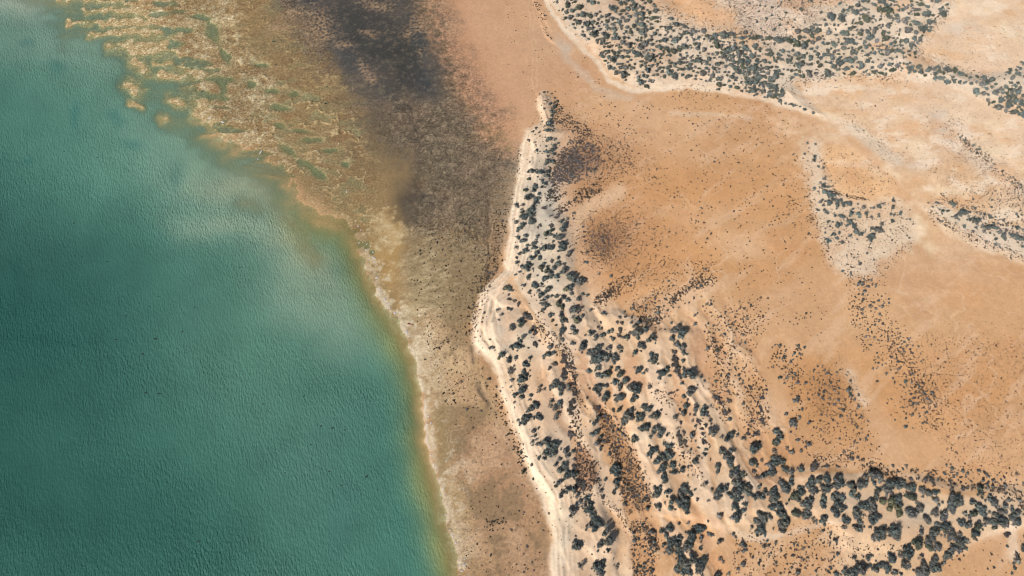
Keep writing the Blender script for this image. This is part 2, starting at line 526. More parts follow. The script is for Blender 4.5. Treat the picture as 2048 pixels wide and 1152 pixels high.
area([(1180, 620), (1250, 640), (1290, 690), (1330, 640), (1400, 650), (1400, 800), (1480, 880), (1520, 960), (1620, 930), (1760, 940), (1880, 970), (2080, 980), (2080, 1060), (1990, 1060), (1900, 1110), (1840, 1200), (1640, 1200), (1690, 1080), (1600, 1020), (1530, 1070), (1420, 1060), (1330, 1030), (1290, 900), (1240, 800), (1200, 700)], (226, 193, 158), 14, 0.8, True)
area([(1106, 1200), (1100, 1060), (1062, 952), (1010, 800), (984, 735), (948, 690), (952, 620), (972, 600), (985, 680), (1020, 770), (1060, 870), (1110, 960), (1140, 1060), (1160, 1200)], (236, 212, 184), 8, 0.9)
area([(960, 590), (990, 575), (1010, 600), (1006, 680), (1000, 720), (970, 690), (955, 640)], (234, 206, 176), 6)
# wind- and wave-cut strata along the beach
ii, u, v = region(SPIT_EDGE, 60, False)
de = seg_dist(PU[ii] + 3 * w3[ii] + 6 * w1[ii], PV[ii] + 3 * w4[ii] + 6 * w2[ii], SPIT_EDGE)
ins = sstep(-3, 3, sdf(PU[ii], PV[ii], SPIT)) * sstep(70, 25, de)
st_ = perlin(de / 6.0 + 0.6 * n_mid[ii], PV[ii] / 90.0, 391) + 0.5 * perlin(de / 2.6, PV[ii] / 60.0, 392)
tint(ii, 0.55 * ins * sstep(0.05, 0.6, st_), alb(246, 224, 196))
tint(ii, 0.45 * ins * sstep(0.1, 0.6, -st_), alb(208, 172, 138))
Z[ii] += 0.34 * ins * st_
# grey litter under the dune scrub
for (x, y, rx, ry) in [(1070, 470, 30, 40), (1120, 570, 35, 20), (1060, 385, 20, 20), (1130, 560, 20, 12), (1080, 540, 30, 20), (1150, 640, 20, 40), (1190, 710, 20, 26), (1060, 690, 40, 26), (1290, 880, 26, 20), (1320, 830, 30, 20),
                       (1700, 1000, 50, 20), (1840, 1040, 60, 30), (1980, 1030, 50, 26), (1480, 980, 40, 40), (1010, 690, 12, 40), (1130, 1090, 26, 60), (1110, 900, 20, 40)]:
    spot(x, y, rx, ry, (206, 192, 172), 0.65)
# sandy lanes and wheel tracks between the belts
stroke([(1022, 568), (1040, 600), (1075, 660), (1110, 705), (1140, 740), (1165, 800), (1172, 850), (1196, 920), (1225, 990), (1245, 1040), (1245, 1160)], 13, (224, 182, 141), 0.9, 12)
stroke([(1030, 565), (1060, 608), (1100, 672), (1150, 735), (1175, 770)], 4, (240, 214, 184), 0.8, 5)
stroke([(1245, 1030), (1330, 1038), (1400, 1040), (1440, 1070)], 9, (220, 176, 132), 0.8, 14)
stroke([(1240, 800), (1262, 880), (1300, 1000), (1305, 1030)], 8, (224, 182, 142), 0.8, 10)
stroke([(1300, 1000), (1340, 1028), (1420, 1048), (1500, 1075), (1560, 1070)], 6, (240, 212, 182), 0.7, 10)
stroke([(1440, 1060), (1475, 1150)], 9, (222, 180, 140), 0.6, 14)
area([(1380, 780), (1400, 800), (1420, 900), (1400, 960), (1385, 1000), (1370, 900)], (230, 202, 172), 10, 0.7, True)
area([(1300, 820), (1345, 815), (1350, 870), (1340, 900), (1310, 860)], (232, 204, 176), 10, 0.7, True)
area([(1140, 850), (1160, 880), (1165, 960), (1140, 900)], (216, 178, 140), 5, 0.8)
area([(1620, 1090), (1650, 1060), (1700, 1080), (1780, 1095), (1740, 1110), (1690, 1112)], (232, 196, 158), 8, 0.8, True)
stroke([(1565, 955), (1640, 944), (1740, 940), (1790, 962), (1870, 985), (1960, 990)], 6, (206, 156, 108), 0.7, 8)
stroke([(1570, 962), (1640, 952), (1735, 948), (1780, 968)], 4, (232, 200, 166), 0.7, 6)
stroke([(1520, 1080), (1600, 1060), (1690, 1040)], 5, (234, 206, 178), 0.6, 10)
stroke([(1900, 1110), (1940, 1078), (2000, 1058), (2060, 1050)], 6, (236, 206, 176), 0.7, 9)
stroke([(2020, 1060), (2022, 1110)], 10, (234, 210, 184), 0.7, 12)

for pts, w, col, a in [([(1285, 640), (1262, 660), (1262, 700), (1255, 760), (1250, 790)], 6, (234, 204, 174), 0.6), ([(1345, 745), (1362, 790), (1378, 850), (1388, 920), (1402, 965), (1432, 1040)], 7, (204, 156, 114), 0.75),
                       ([(1372, 800), (1385, 850), (1398, 880), (1400, 930), (1405, 990), (1425, 1030)], 5, (238, 208, 178), 0.7), ([(1296, 770), (1330, 790), (1352, 800)], 10, (200, 152, 112), 0.7),
                       ([(1225, 690), (1240, 740), (1228, 780), (1232, 810)], 6, (232, 198, 166), 0.6), ([(1405, 770), (1415, 810), (1440, 850)], 7, (230, 198, 164), 0.6), ([(1420, 870), (1418, 930), (1412, 990)], 6, (208, 166, 126), 0.6),
                       ([(1250, 1060), (1252, 1160)], 9, (232, 194, 156), 0.7), ([(1225, 1060), (1222, 1160)], 5, (206, 164, 124), 0.6), ([(1274, 1040), (1290, 1060)], 6, (206, 158, 114), 0.5), ([(1440, 1060), (1475, 1150)], 6, (206, 160, 120), 0.6),
                       ([(1480, 880), (1500, 920), (1530, 965), (1560, 1000)], 6, (212, 166, 124), 0.6), ([(1310, 690), (1300, 740), (1290, 790)], 7, (232, 200, 168), 0.5), ([(1385, 640), (1395, 700), (1400, 760)], 12, (224, 186, 150), 0.6),
                       ([(1460, 660), (1440, 720), (1455, 800), (1462, 850)], 6, (226, 186, 146), 0.6), ([(1530, 690), (1540, 760), (1535, 840)], 10, (222, 182, 142), 0.6), ([(1175, 850), (1195, 905), (1215, 960)], 6, (230, 196, 162), 0.6),
                       ([(1090, 745), (1075, 780), (1080, 810)], 8, (214, 176, 140), 0.6), ([(1100, 640), (1120, 680)], 6, (216, 176, 138), 0.6), ([(1015, 640), (1020, 665), (1010, 690)], 8, (214, 178, 146), 0.6)]:
    stroke(pts, w, col, a, w * 1.3, True)

BRAID = weight([(1160, 600), (1260, 620), (1440, 600), (1500, 700), (1560, 860), (1600, 960), (1480, 1060), (1440, 1200), (1200, 1200), (1120, 900), (1080, 700), (1050, 620)], 40)
al = 0.34 * GX - 0.94 * GY + 6 * w1
ac = 0.94 * GX + 0.34 * GY + 7 * w2 + 2.5 * w3
br = fbm(ac / 8.0, al / 40.0, 1.0, 3, 385)
br2 = np.exp(-(fbm(ac / 13.0, al / 60.0, 1.0, 2, 388) / 0.05) ** 2)
ix = np.nonzero(BRAID > 0.01)
bb = BRAID[ix]
tint(ix, 0.70 * bb * sstep(0.02, 0.28, br[ix]), alb(240, 208, 176))
tint(ix, 0.70 * bb * sstep(0.05, 0.30, -br[ix]), alb(204, 154, 114))
tint(ix, 0.35 * bb * br2[ix], alb(244, 216, 186))
Z[ix] += bb * (0.85 * br[ix] + 0.22 * br2[ix])

# wheel tracks
TRACKS = [[(1412, 384), (1410, 405), (1404, 425)], [(1360, 390), (1385, 425), (1402, 470), (1420, 500)], [(1446, 540), (1455, 600), (1462, 680), (1466, 800), (1475, 870), (1500, 900), (1540, 990)],
          [(1340, 228), (1400, 232), (1470, 236), (1540, 255), (1620, 290), (1700, 320), (1760, 370), (1800, 400), (1850, 460)], [(1060, 0), (1066, 80), (1070, 180)],
          [(980, 410), (985, 440), (975, 480), (972, 530)], [(1012, 420), (1014, 480), (1018, 520), (1014, 540)], [(1262, 850), (1300, 960), (1310, 1020)], [(1400, 830), (1470, 850), (1490, 880), (1560, 940)],
          [(960, 768), (975, 800), (1000, 850), (1030, 900), (1060, 950)], [(905, 905), (898, 880), (902, 860), (925, 855)], [(950, 690), (958, 740), (965, 790)], [(1248, 1050), (1250, 1152)], [(1440, 1075), (1470, 1140)]]
for t in TRACKS:
    tt = np.array(t, float)
    dirs = np.gradient(tt, axis=0)
    nrm = np.stack([-dirs[:, 1], dirs[:, 0]], 1)
    nrm /= np.linalg.norm(nrm, axis=1, keepdims=True) + 1e-9
    for s in (-4.0, 4.0):
        q = [tuple(p) for p in tt + nrm * s]
        stroke(q, 1.2, (234, 200, 164), 0.24, 2.4, False, -0.02)
for q in [[(985, 395), (978, 440), (972, 490), (970, 540)], [(965, 780), (972, 800), (975, 820)], [(950, 700), (952, 730)], [(960, 770), (970, 795), (978, 815)]]:
    stroke(q, 3.5, (92, 78, 66), 0.65, 8, True)

# --- the northern dune belt
BELT = [(1088, -120), (1092, 0), (1128, 50), (1150, 75), (1192, 112), (1222, 158), (1262, 180), (1300, 182), (1350, 178), (1440, 182), (1500, 196), (1560, 210), (1600, 226), (1650, 242), (1600, 196), (1580, 170),
        (1660, 158), (1790, 160), (1880, 170), (1960, 205), (2100, 246), (2300, 300), (2300, 100), (2060, 130), (2010, 150), (1930, 150), (1850, 128), (1828, 98), (1870, 50), (1925, 0), (1940, -120)]
area(BELT, (224, 202, 178), 7)
area([(1300, -60), (1400, -60), (1440, 20), (1480, 60), (1530, 100), (1490, 90), (1420, 62), (1340, 30)], (224, 176, 132), 22, 0.9, True)
area([(1440, -80), (1640, -80), (1640, 40), (1560, 110), (1500, 70)], (216, 192, 170), 26, 0.8, True)
stroke([(1080, -10), (1110, 38), (1150, 85), (1190, 122), (1220, 165), (1262, 184), (1310, 184), (1372, 178), (1450, 186), (1540, 206), (1648, 244)], 5, (240, 218, 192), 0.9, 7)
stroke([(1126, 84), (1134, 118), (1162, 158), (1198, 186), (1255, 198)], 7, (206, 184, 162), 0.65, 16, True)
spot(1135, 95, 14, 10, (202, 186, 170), 0.7)
spot(1215, 100, 30, 20, (222, 182, 146), 0.4)
stroke([(1340, 228), (1420, 232), (1500, 242)], 3, (232, 206, 180), 0.6, 8)
# --- sandy islands on the right
area([(1604, 286), (1626, 288), (1640, 320), (1650, 352), (1664, 386), (1700, 398), (1760, 402), (1800, 402), (1830, 440), (1838, 476), (1820, 500), (1790, 500), (1760, 530), (1760, 556), (1700, 556), (1660, 530), (1640, 480), (1626, 440), (1614, 380), (1608, 330)], (229, 205, 178), 15, 0.9)
area([(1640, 300), (1680, 296), (1730, 320), (1780, 360), (1795, 392), (1720, 400), (1668, 384), (1650, 340)], (232, 188, 142), 10, 0.9, True)
spot(1630, 330, 14, 46, (232, 214, 192), 0.8, -10)
spot(1760, 490, 30, 40, (232, 208, 180), 0.5)
area([(1856, 424), (1880, 404), (1900, 400), (1930, 420), (1970, 440), (2100, 480), (2100, 540), (2010, 512), (1940, 478), (1885, 446)], (228, 208, 184), 13, 0.9)
stroke([(1855, 432), (1900, 466), (1960, 496), (2060, 530)], 9, (240, 208, 174), 0.8, 14, True)
stroke([(1710, 262), (1740, 290), (1790, 325)], 13, (222, 203, 180), 0.75, 16)
stroke([(1880, 255), (1905, 275), (1960, 325), (2060, 395)], 18, (220, 200, 178), 0.7, 28, True)
stroke([(1920, 280), (1980, 340), (2060, 380)], 14, (236, 206, 172), 0.4, 22, True)
spot(1880, 232, 18, 12, (214, 198, 180), 0.7)
spot(1830, 330, 26, 16, (224, 204, 182), 0.7)
spot(1920, 62, 34, 10, (224, 208, 190), 0.7, 10)
spot(2000, 420, 40, 22, (244, 220, 190), 0.6)
for (x, y, rx, ry) in [(1830, 300, 40, 24), (1950, 250, 50, 18), (1990, 300, 40, 24), (1900, 390, 46, 20), (2010, 60, 50, 20), (1960, 20, 60, 16), (1850, 500, 30, 22), (1835, 460, 16, 40), (1560, 185, 40, 10), (1660, 240, 46, 14), (2030, 350, 40, 26), (1760, 340, 50, 14)]:
    spot(x, y, rx, ry, (246, 220, 186), 0.7, 15, True, 0.6)
for (x, y, rx, ry) in [(1890, 110, 50, 12), (1690, 190, 70, 12), (1800, 200, 60, 16), (1990, 100, 40, 10), (1920, 340, 30, 14), (1700, 350, 50, 24), (1860, 280, 30, 10)]:
    spot(x, y, rx, ry, (230, 180, 130), 0.6, 10, True, 0.5)
stroke([(1560, 222), (1650, 250), (1720, 300), (1770, 350), (1810, 400), (1850, 440)], 7, (218, 172, 130), 0.6, 10)

NE = weight([(1480, -160), (2400, -160), (2400, 560), (1960, 500), (1830, 420), (1700, 330), (1620, 260), (1560, 190)], 60)
ix = np.nonzero(NE > 0.01)
tint(ix, (0.75 * NE * sstep(0.0, 0.3, fbm(GX * 0.8, GY * 1.3, 16.0, 5, 395, 0.62)))[ix], alb(246, 222, 196))
tint(ix, (0.55 * NE * sstep(0.06, 0.35, fbm(GX * 0.8, GY * 1.3, 20.0, 5, 396, 0.62)))[ix], alb(226, 176, 130))
wsp = fbm(GX * 0.5 + GY * 0.2, GY * 1.3, 46.0, 4, 397)
land = sstep(1060, 1200, PU) * (1 - NE)
ix = np.nonzero(land > 0.01)
tint(ix, (0.34 * land * sstep(0.10, 0.5, wsp))[ix], alb(226, 186, 148))
tint(ix, (0.30 * land * sstep(0.08, 0.4, -wsp))[ix], alb(196, 142, 94))
rst = fbm(GX, GY * 1.2, 24.0, 4, 398, 0.6)
tint(ix, (0.34 * land * sstep(0.10, 0.42, rst))[ix], alb(200, 146, 100))
strk = fbm(0.80 * GX + 0.60 * GY, (0.80 * GY - 0.60 * GX) * 5.0 + 10 * w1, 34.0, 4, 399, 0.6)
tint(ix, (0.36 * land * sstep(0.06, 0.40, strk))[ix], alb(228, 192, 158))
run = np.exp(-(fbm(GX + 8 * w1, GY + 8 * w2, 22.0, 3, 402) / 0.018) ** 2) * sstep(0.0, 0.3, fbm(GX, GY, 50.0, 2, 406))
tint(ix, (0.42 * land * run)[ix], alb(232, 198, 164))
Z[ix] -= (0.05 * land * run)[ix]
# --- ground stained by the low samphire
spot(1160, 325, 44, 38, (122, 96, 82), 0.8, -40)
spot(1210, 320, 80, 60, (176, 132, 98), 0.5, -30)
spot(1130, 245, 40, 26, (170, 130, 100), 0.5, 30)
spot(1206, 485, 46, 38, (148, 110, 82), 0.62)
spot(1250, 480, 90, 60, (190, 140, 98), 0.5)
area([(1190, 815), (1215, 830), (1250, 880), (1275, 940), (1300, 1000), (1295, 1020), (1250, 1030), (1245, 980), (1225, 900), (1200, 850)], (192, 144, 102), 8, 0.8)
area([(1160, 890), (1190, 930), (1195, 960), (1180, 985), (1150, 985), (1150, 900)], (182, 132, 96), 6, 0.8)
spot(1655, 795, 34, 40, (176, 128, 88), 0.5)
area([(1262, 1030), (1308, 1060), (1310, 1200), (1270, 1200)], (206, 156, 112), 8, 0.7)

# the tidal crust is duller than the dune sand
C *= 1 - (0.6 * CRUST + 0.5 * FORE + 0.5 * OCH)[:, :, None].clip(0, 1) * np.array([0.17, 0.12, 0.06], np.float32)
# overall unevenness of the sand itself
var = 1 + 0.10 * n_big + 0.085 * n_mid + 0.07 * n_fine + 0.04 * n_grit
C *= var[:, :, None]
warm = 0.05 * fbm(GX, GY, 34.0, 3, 241)
C[:, :, 0] *= 1 + warm * 0.4
C[:, :, 2] *= 1 - warm

GRAIN = np.clip(0.10 + 0.62 * MAT * (1 - 0.7 * CORE) + 0.40 * CRUST + 0.30 * PALE + 0.20 * FORE + 0.16 * LOWF + 0.25 * weight([(820, 440), (1000, 440), (960, 600), (940, 690), (850, 680), (800, 560)], 26), 0, 0.9)
# --- heights
land_d = -D_SEA                       # px inland
Z += 0.05 + 1.2 * sstep(0, 400, land_d)
Z += 0.30 * n_big * sstep(20, 200, land_d)
Z += (0.16 * n_mid + 0.05 * n_fine) * sstep(10, 160, land_d)
dune = np.zeros((NY, NX), np.float32)
for pts, hh, sf in ((SPIT, 1.5, 14), (BELT, 1.2, 16)):
    ii, u, v = region(pts, sf, False)
    dune[ii] = np.maximum(dune[ii], sstep(-sf * 0.5, sf * 1.6, sdf(u, v, pts)) * hh)
S2 = [(1180, 620), (1250, 640), (1400, 650), (1400, 800), (1520, 960), (1620, 930), (1760, 940), (1880, 970), (2080, 980), (2080, 1060), (1990, 1060), (1900, 1110), (1840, 1200), (1640, 1200), (1690, 1080), (1600, 1020), (1420, 1060), (1330, 1030), (1290, 900), (1240, 800)]
ii, u, v = region(S2, 20, True)
dune[ii] = np.maximum(dune[ii], sstep(-10, 20, sdf(u, v, S2)) * 1.0)
Z += dune * (1 + 0.8 * fbm(GX, GY, 18.0, 3, 251)) + dune * 0.14 * fbm(GX, GY, 6.0, 2, 261)
Z += curlZ + crackZ
# scarps cut in the beach sand
for q, dr in [([(1003, 572), (997, 585), (991, 600), (992, 620), (994, 640), (985, 650), (986, 670), (992, 690), (1000, 712)], 0.8), ([(995, 610), (1002, 618), (1012, 618)], 0.7),
              ([(1064, 296), (1067, 308), (1066, 320), (1058, 330), (1062, 345)], 0.8), ([(968, 588), (960, 606), (964, 620), (960, 640), (960, 655), (972, 668), (980, 690)], 0.5),
              ([(978, 640), (976, 660), (984, 690)], 0.4), ([(1028, 850), (1048, 880), (1065, 905), (1080, 935)], 0.4), ([(1046, 870), (1060, 890), (1084, 920)], 0.4),
              ([(1070, 945), (1090, 970), (1108, 1000), (1115, 1015)], 0.5), ([(1120, 1020), (1124, 1050), (1118, 1090), (1130, 1120), (1138, 1140)], 0.4), ([(1078, 960), (1100, 990), (1108, 1040), (1112, 1100)], 0.4),
              ([(1076, 205), (1082, 225), (1088, 240), (1090, 262)], 0.5), ([(1136, 838), (1142, 848)], 0.6), ([(1335, 1036), (1352, 1042), (1365, 1036)], 0.6), ([(1056, 625), (1065, 640), (1070, 655)], 0.5), ([(1084, 742), (1086, 760), (1076, 772)], 0.6),
              ([(1572, 875), (1580, 900), (1578, 912)], 0.4), ([(1085, 60), (1092, 78), (1100, 84)], 0.5), ([(1062, 0), (1075, 20), (1088, 42)], 0.5)]:
    scarp(q, dr)
# sea bed
nshoal = sstep(560, 380, PV + 40 * w1)
bed_s = -0.12 - 2.6 * sstep(10, 420, D_SEA) - 0.55 * sstep(0, 50, D_SEA)
bed_n = -0.04 - 0.85 * sstep(0, 110, D_SEA) - 2.0 * sstep(60, 420, D_SEA) + (0.30 * fbm(GX * 0.6, GY * 1.5, 22.0, 4, 361) + 0.08 * w3) * sstep(260, 60, D_SEA)
bed = bed_s + (bed_n - bed_s) * nshoal
SHOAL = weight([(60, -120), (360, -120), (372, 100), (410, 150), (440, 240), (520, 300), (600, 350), (660, 420), (640, 450), (560, 380), (430, 290), (330, 250), (235, 195), (230, 115), (110, 110)], 55)
sh_n = fbm(GX * 0.42 + 3 * w3, GY * 1.7 + 1.5 * w4, 17.0, 4, 381)
bed = bed * (1 - SHOAL) + SHOAL * np.maximum(bed, -0.34 + 0.55 * sh_n)
pools = sstep(0.18, 0.42, fbm(GX * 0.55, GY * 1.7, 17.0, 3, 351) + 0.18 * w3 + 0.25 * (sstep(-110, 0, D_SEA) - 0.62)) * sstep(-170, -60, D_SEA) * sstep(400, 330, PV)
Z = np.where(D_SEA > 0, bed * sstep(0, 8, D_SEA) + (1 - sstep(0, 8, D_SEA)) * np.minimum(Z, 0.05), Z)
north = sstep(430, 330, PV) * sstep(0, 30, D_SEA)
Z -= 0.34 * pools
for (x, y, rx, ry, an) in [(425, 62, 26, 13, 60), (440, 160, 26, 7, 5), (400, 34, 22, 6, 0), (365, 60, 20, 6, 0), (335, 67, 16, 6, 0), (350, 88, 13, 8, 0), (420, 192, 34, 7, 8), (446, 176, 24, 5, 75), (503, 168, 14, 9, 20), (545, 182, 16, 6, 0), (590, 190, 18, 8, 10), (560, 216, 24, 6, 8), (450, 110, 20, 5, 60),
                           (610, 330, 20, 5, 30), (575, 300, 18, 8, 30), (560, 250, 16, 4, 20), (625, 280, 22, 6, 0), (660, 300, 16, 6, 0), (690, 330, 8, 5, 0), (600, 262, 24, 4, 6), (520, 130, 16, 5, 20), (640, 350, 18, 8, 40), (735, 490, 5, 7, 0), (743, 505, 5, 5, 0), (722, 488, 5, 8, 0)]:
    ca, sa = math.cos(math.radians(an)), math.sin(math.radians(an))
    ii, u, v = region([(x - 70, y - 70), (x + 70, y + 70)], 0, True)
    u, v = PU[ii] + 9 * w3[ii] + 4 * n_fine[ii], PV[ii] + 7 * w4[ii] + 3 * n_fine[ii]
    p_, q_ = ((u - x) * ca + (v - y) * sa) / rx, (-(u - x) * sa + (v - y) * ca) / ry
    g_ = np.exp(-(p_ * p_ + q_ * q_) ** 1.3)
    Z[ii] = Z[ii] * (1 - g_) + g_ * np.minimum(Z[ii], -0.22)
    tint(ii, 0.75 * np.exp(-((p_ * p_ + q_ * q_) * 0.55) ** 1.5), alb(146, 138, 102))
# sand bars that break the surface or shine through it
BARS = [(560, 60, 26, 4, -4), (490, 50, 60, 5, -6)]
bars = np.zeros((NY, NX), np.float32)
halo = np.zeros((NY, NX), np.float32)
for (x0, y0, x1, y1, w) in [(170, 20, 225, 20, 6), (223, 18, 300, 24, 11), (140, 46, 230, 44, 6), (225, 45, 330, 42, 9), (180, 68, 240, 64, 7), (235, 64, 340, 62, 10), (218, 95, 270, 94, 9), (260, 94, 350, 92, 16), (120, 4, 250, -4, 6), (268, 122, 285, 144, 12), (305, 122, 340, 126, 7), (320, 150, 364, 156, 10), (380, 130, 430, 150, 12),
                            (258, 168, 280, 184, 11), (340, 200, 358, 206, 9), (262, 206, 280, 210, 6), (318, 236, 330, 236, 8), (398, 225, 448, 258, 15), (420, 215, 440, 222, 9), (485, 405, 512, 414, 11), (580, 425, 628, 500, 9), (615, 490, 632, 520, 9), (262, 205, 285, 212, 6), (640, 385, 690, 420, 14)]:
    d = seg_dist(PU + 14 * w1 + 12 * w3, PV + 10 * w2 + 9 * w4 + 4 * n_fine, [(x0, y0), (x1, y1)])
    bars = np.maximum(bars, np.exp(-(d / (w * 1.4)) ** 2))
    halo = np.maximum(halo, np.exp(-(d / (w * 2.3)) ** 2))
ib = np.nonzero(bars > 0.02)
tint(ib, (bars * sstep(-20, 0, D_SEA))[ib], alb(178, 154, 112))
tint(ib, (0.8 * bars * sstep(-20, 0, D_SEA) * sstep(0.0, 0.35, n_fine + 0.6 * n_grit))[ib], alb(212, 194, 156))
bar_top = np.where(PV > 330, -0.95 + 0.62 * halo, -0.80 + 0.86 * halo + 0.10 * n_fine * bars) + 0.14 * n_mid * halo
Z = np.where((D_SEA > -4) & (halo > 0.03), np.maximum(Z, bar_top), Z)
deep = np.nonzero((D_SEA > 0))
tint(deep, (sstep(4, 50, D_SEA) * (1 - bars) * sstep(0.05, -0.2, Z))[deep] * 0.85, alb(150, 150, 112))

# ------------------------------------------------------------------ mesh helpers
def mesh_from(name, verts, quads=None, tris=None, colors=None, smooth=True, attrs=None):
    me = bpy.data.meshes.new(name)
    nq = 0 if quads is None else len(quads)
    nt = 0 if tris is None else len(tris)
    me.vertices.add(len(verts))
    me.vertices.foreach_set('co', np.ascontiguousarray(verts, np.float32).ravel())
    me.loops.add(nq * 4 + nt * 3)
    parts = []
    if nq:
        parts.append(np.asarray(quads, np.int32).ravel())
    if nt:
        parts.append(np.asarray(tris, np.int32).ravel())
    me.loops.foreach_set('vertex_index', np.concatenate(parts))
    me.polygons.add(nq + nt)
    st = np.concatenate([np.arange(nq) * 4, nq * 4 + np.arange(nt) * 3]).astype(np.int32)
    me.polygons.foreach_set('loop_start', st)
    me.polygons.foreach_set('use_smooth', np.full(nq + nt, smooth))
    if colors is not None:
        ca = me.color_attributes.new('Col', 'FLOAT_COLOR', 'POINT')
        rgba = np.ones((len(verts), 4), np.float32)
        rgba[:, :3] = colors
        ca.data.foreach_set('color', rgba.ravel())
    for k, val in (attrs or {}).items():
        at = me.attributes.new(k, 'FLOAT', 'POINT')
        at.data.foreach_set('value', np.ascontiguousarray(val, np.float32).ravel())
    me.update(calc_edges=True)
    return me


def link(name, me, mat, parent=None):
    o = bpy.data.objects.new(name, me)
    if mat is not None and len(me.materials) == 0:
        me.materials.append(mat)
    COL.objects.link(o)
    o.parent = parent
    return o


def tag(o, label=None, cat=None, group=None, kind=None):
    if label:
        o['label'] = label
    if cat:
        o['category'] = cat
    if group:
        o['group'] = group
    if kind:
        o['kind'] = kind
    return o


def grid_quads(nx, ny):
    i = np.arange(nx * ny).reshape(ny, nx)
    return np.stack([i[:-1, :-1], i[:-1, 1:], i[1:, 1:], i[1:, :-1]], -1).reshape(-1, 4)


# ------------------------------------------------------------------ materials
def new_mat(name):
    m = bpy.data.materials.new(name)
    m.use_nodes = True
    nt = m.node_tree
    nt.nodes.clear()
    return m, nt


def N(nt, t, **kw):
    n = nt.nodes.new(t)
    for k, v in kw.items():
        if k in n.inputs:
            n.inputs[k].default_value = v
        else:
            setattr(n, k, v)
    return n


def noise(nt, vec, scale, detail=3.0, rough=0.55):
    n = N(nt, 'ShaderNodeTexNoise')
    n.inputs['Scale'].default_value = scale
    n.inputs['Detail'].default_value = detail
    n.inputs['Roughness'].default_value = rough
    nt.links.new(vec, n.inputs['Vector'])
    return n.outputs['Fac']


def math_n(nt, op, a, b=None, clamp=False):
    n = N(nt, 'ShaderNodeMath', operation=op)
    n.use_clamp = clamp
    for i, x in enumerate((a, b)):
        if x is None:
            continue
        if isinstance(x, (int, float)):
            n.inputs[i].default_value = x
        else:
            nt.links.new(x, n.inputs[i])
    return n.outputs[0]


def sand_material():
    m, nt = new_mat('sand_and_mud')
    L = nt.links
    geo = N(nt, 'ShaderNodeNewGeometry')
    pos = geo.outputs['Position']
    col = N(nt, 'ShaderNodeVertexColor', layer_name='Col')
    n1 = noise(nt, pos, 0.9, 4, 0.6)
    n2 = noise(nt, pos, 3.5, 3, 0.6)
    n3 = noise(nt, pos, 0.16, 4, 0.6)
    k = math_n(nt, 'ADD', math_n(nt, 'MULTIPLY', n1, 0.24), math_n(nt, 'MULTIPLY', n2, 0.16))
    k = math_n(nt, 'ADD', k, math_n(nt, 'MULTIPLY', n3, 0.18))
    k = math_n(nt, 'ADD', k, 1.0 - 0.29)
    grain = N(nt, 'ShaderNodeAttribute', attribute_name='grain')
    n4 = noise(nt, pos, 1.15, 4, 0.7)
    sharp = N(nt, 'ShaderNodeMapRange')
    sharp.inputs[1].default_value = 0.34
    sharp.inputs[2].default_value = 0.68
    sharp.inputs[3].default_value = -0.62
    sharp.inputs[4].default_value = 0.78
    L.new(n4, sharp.inputs[0])
    k = math_n(nt, 'MULTIPLY', k, math_n(nt, 'ADD', math_n(nt, 'MULTIPLY', sharp.outputs[0], grain.outputs['Fac']), 1.0))
    mul = N(nt, 'ShaderNodeVectorMath', operation='SCALE')
    L.new(col.outputs['Color'], mul.inputs[0])
    L.new(k, mul.inputs['Scale'])
    bs = N(nt, 'ShaderNodeBsdfPrincipled')
    L.new(mul.outputs[0], bs.inputs['Base Color'])
    bs.inputs['Roughness'].default_value = 0.92
    bs.inputs['Specular IOR Level'].default_value = 0.12
    bh = math_n(nt, 'ADD', math_n(nt, 'MULTIPLY', n1, 0.8), math_n(nt, 'MULTIPLY', n2, 0.25))
    b = N(nt, 'ShaderNodeBump')
    b.inputs['Strength'].default_value = 0.55
    b.inputs['Distance'].default_value = 0.22
    L.new(bh, b.inputs['Height'])
    L.new(b.outputs[0], bs.inputs['Normal'])
    o = N(nt, 'ShaderNodeOutputMaterial')
    L.new(bs.outputs[0], o.inputs[0])
    return m


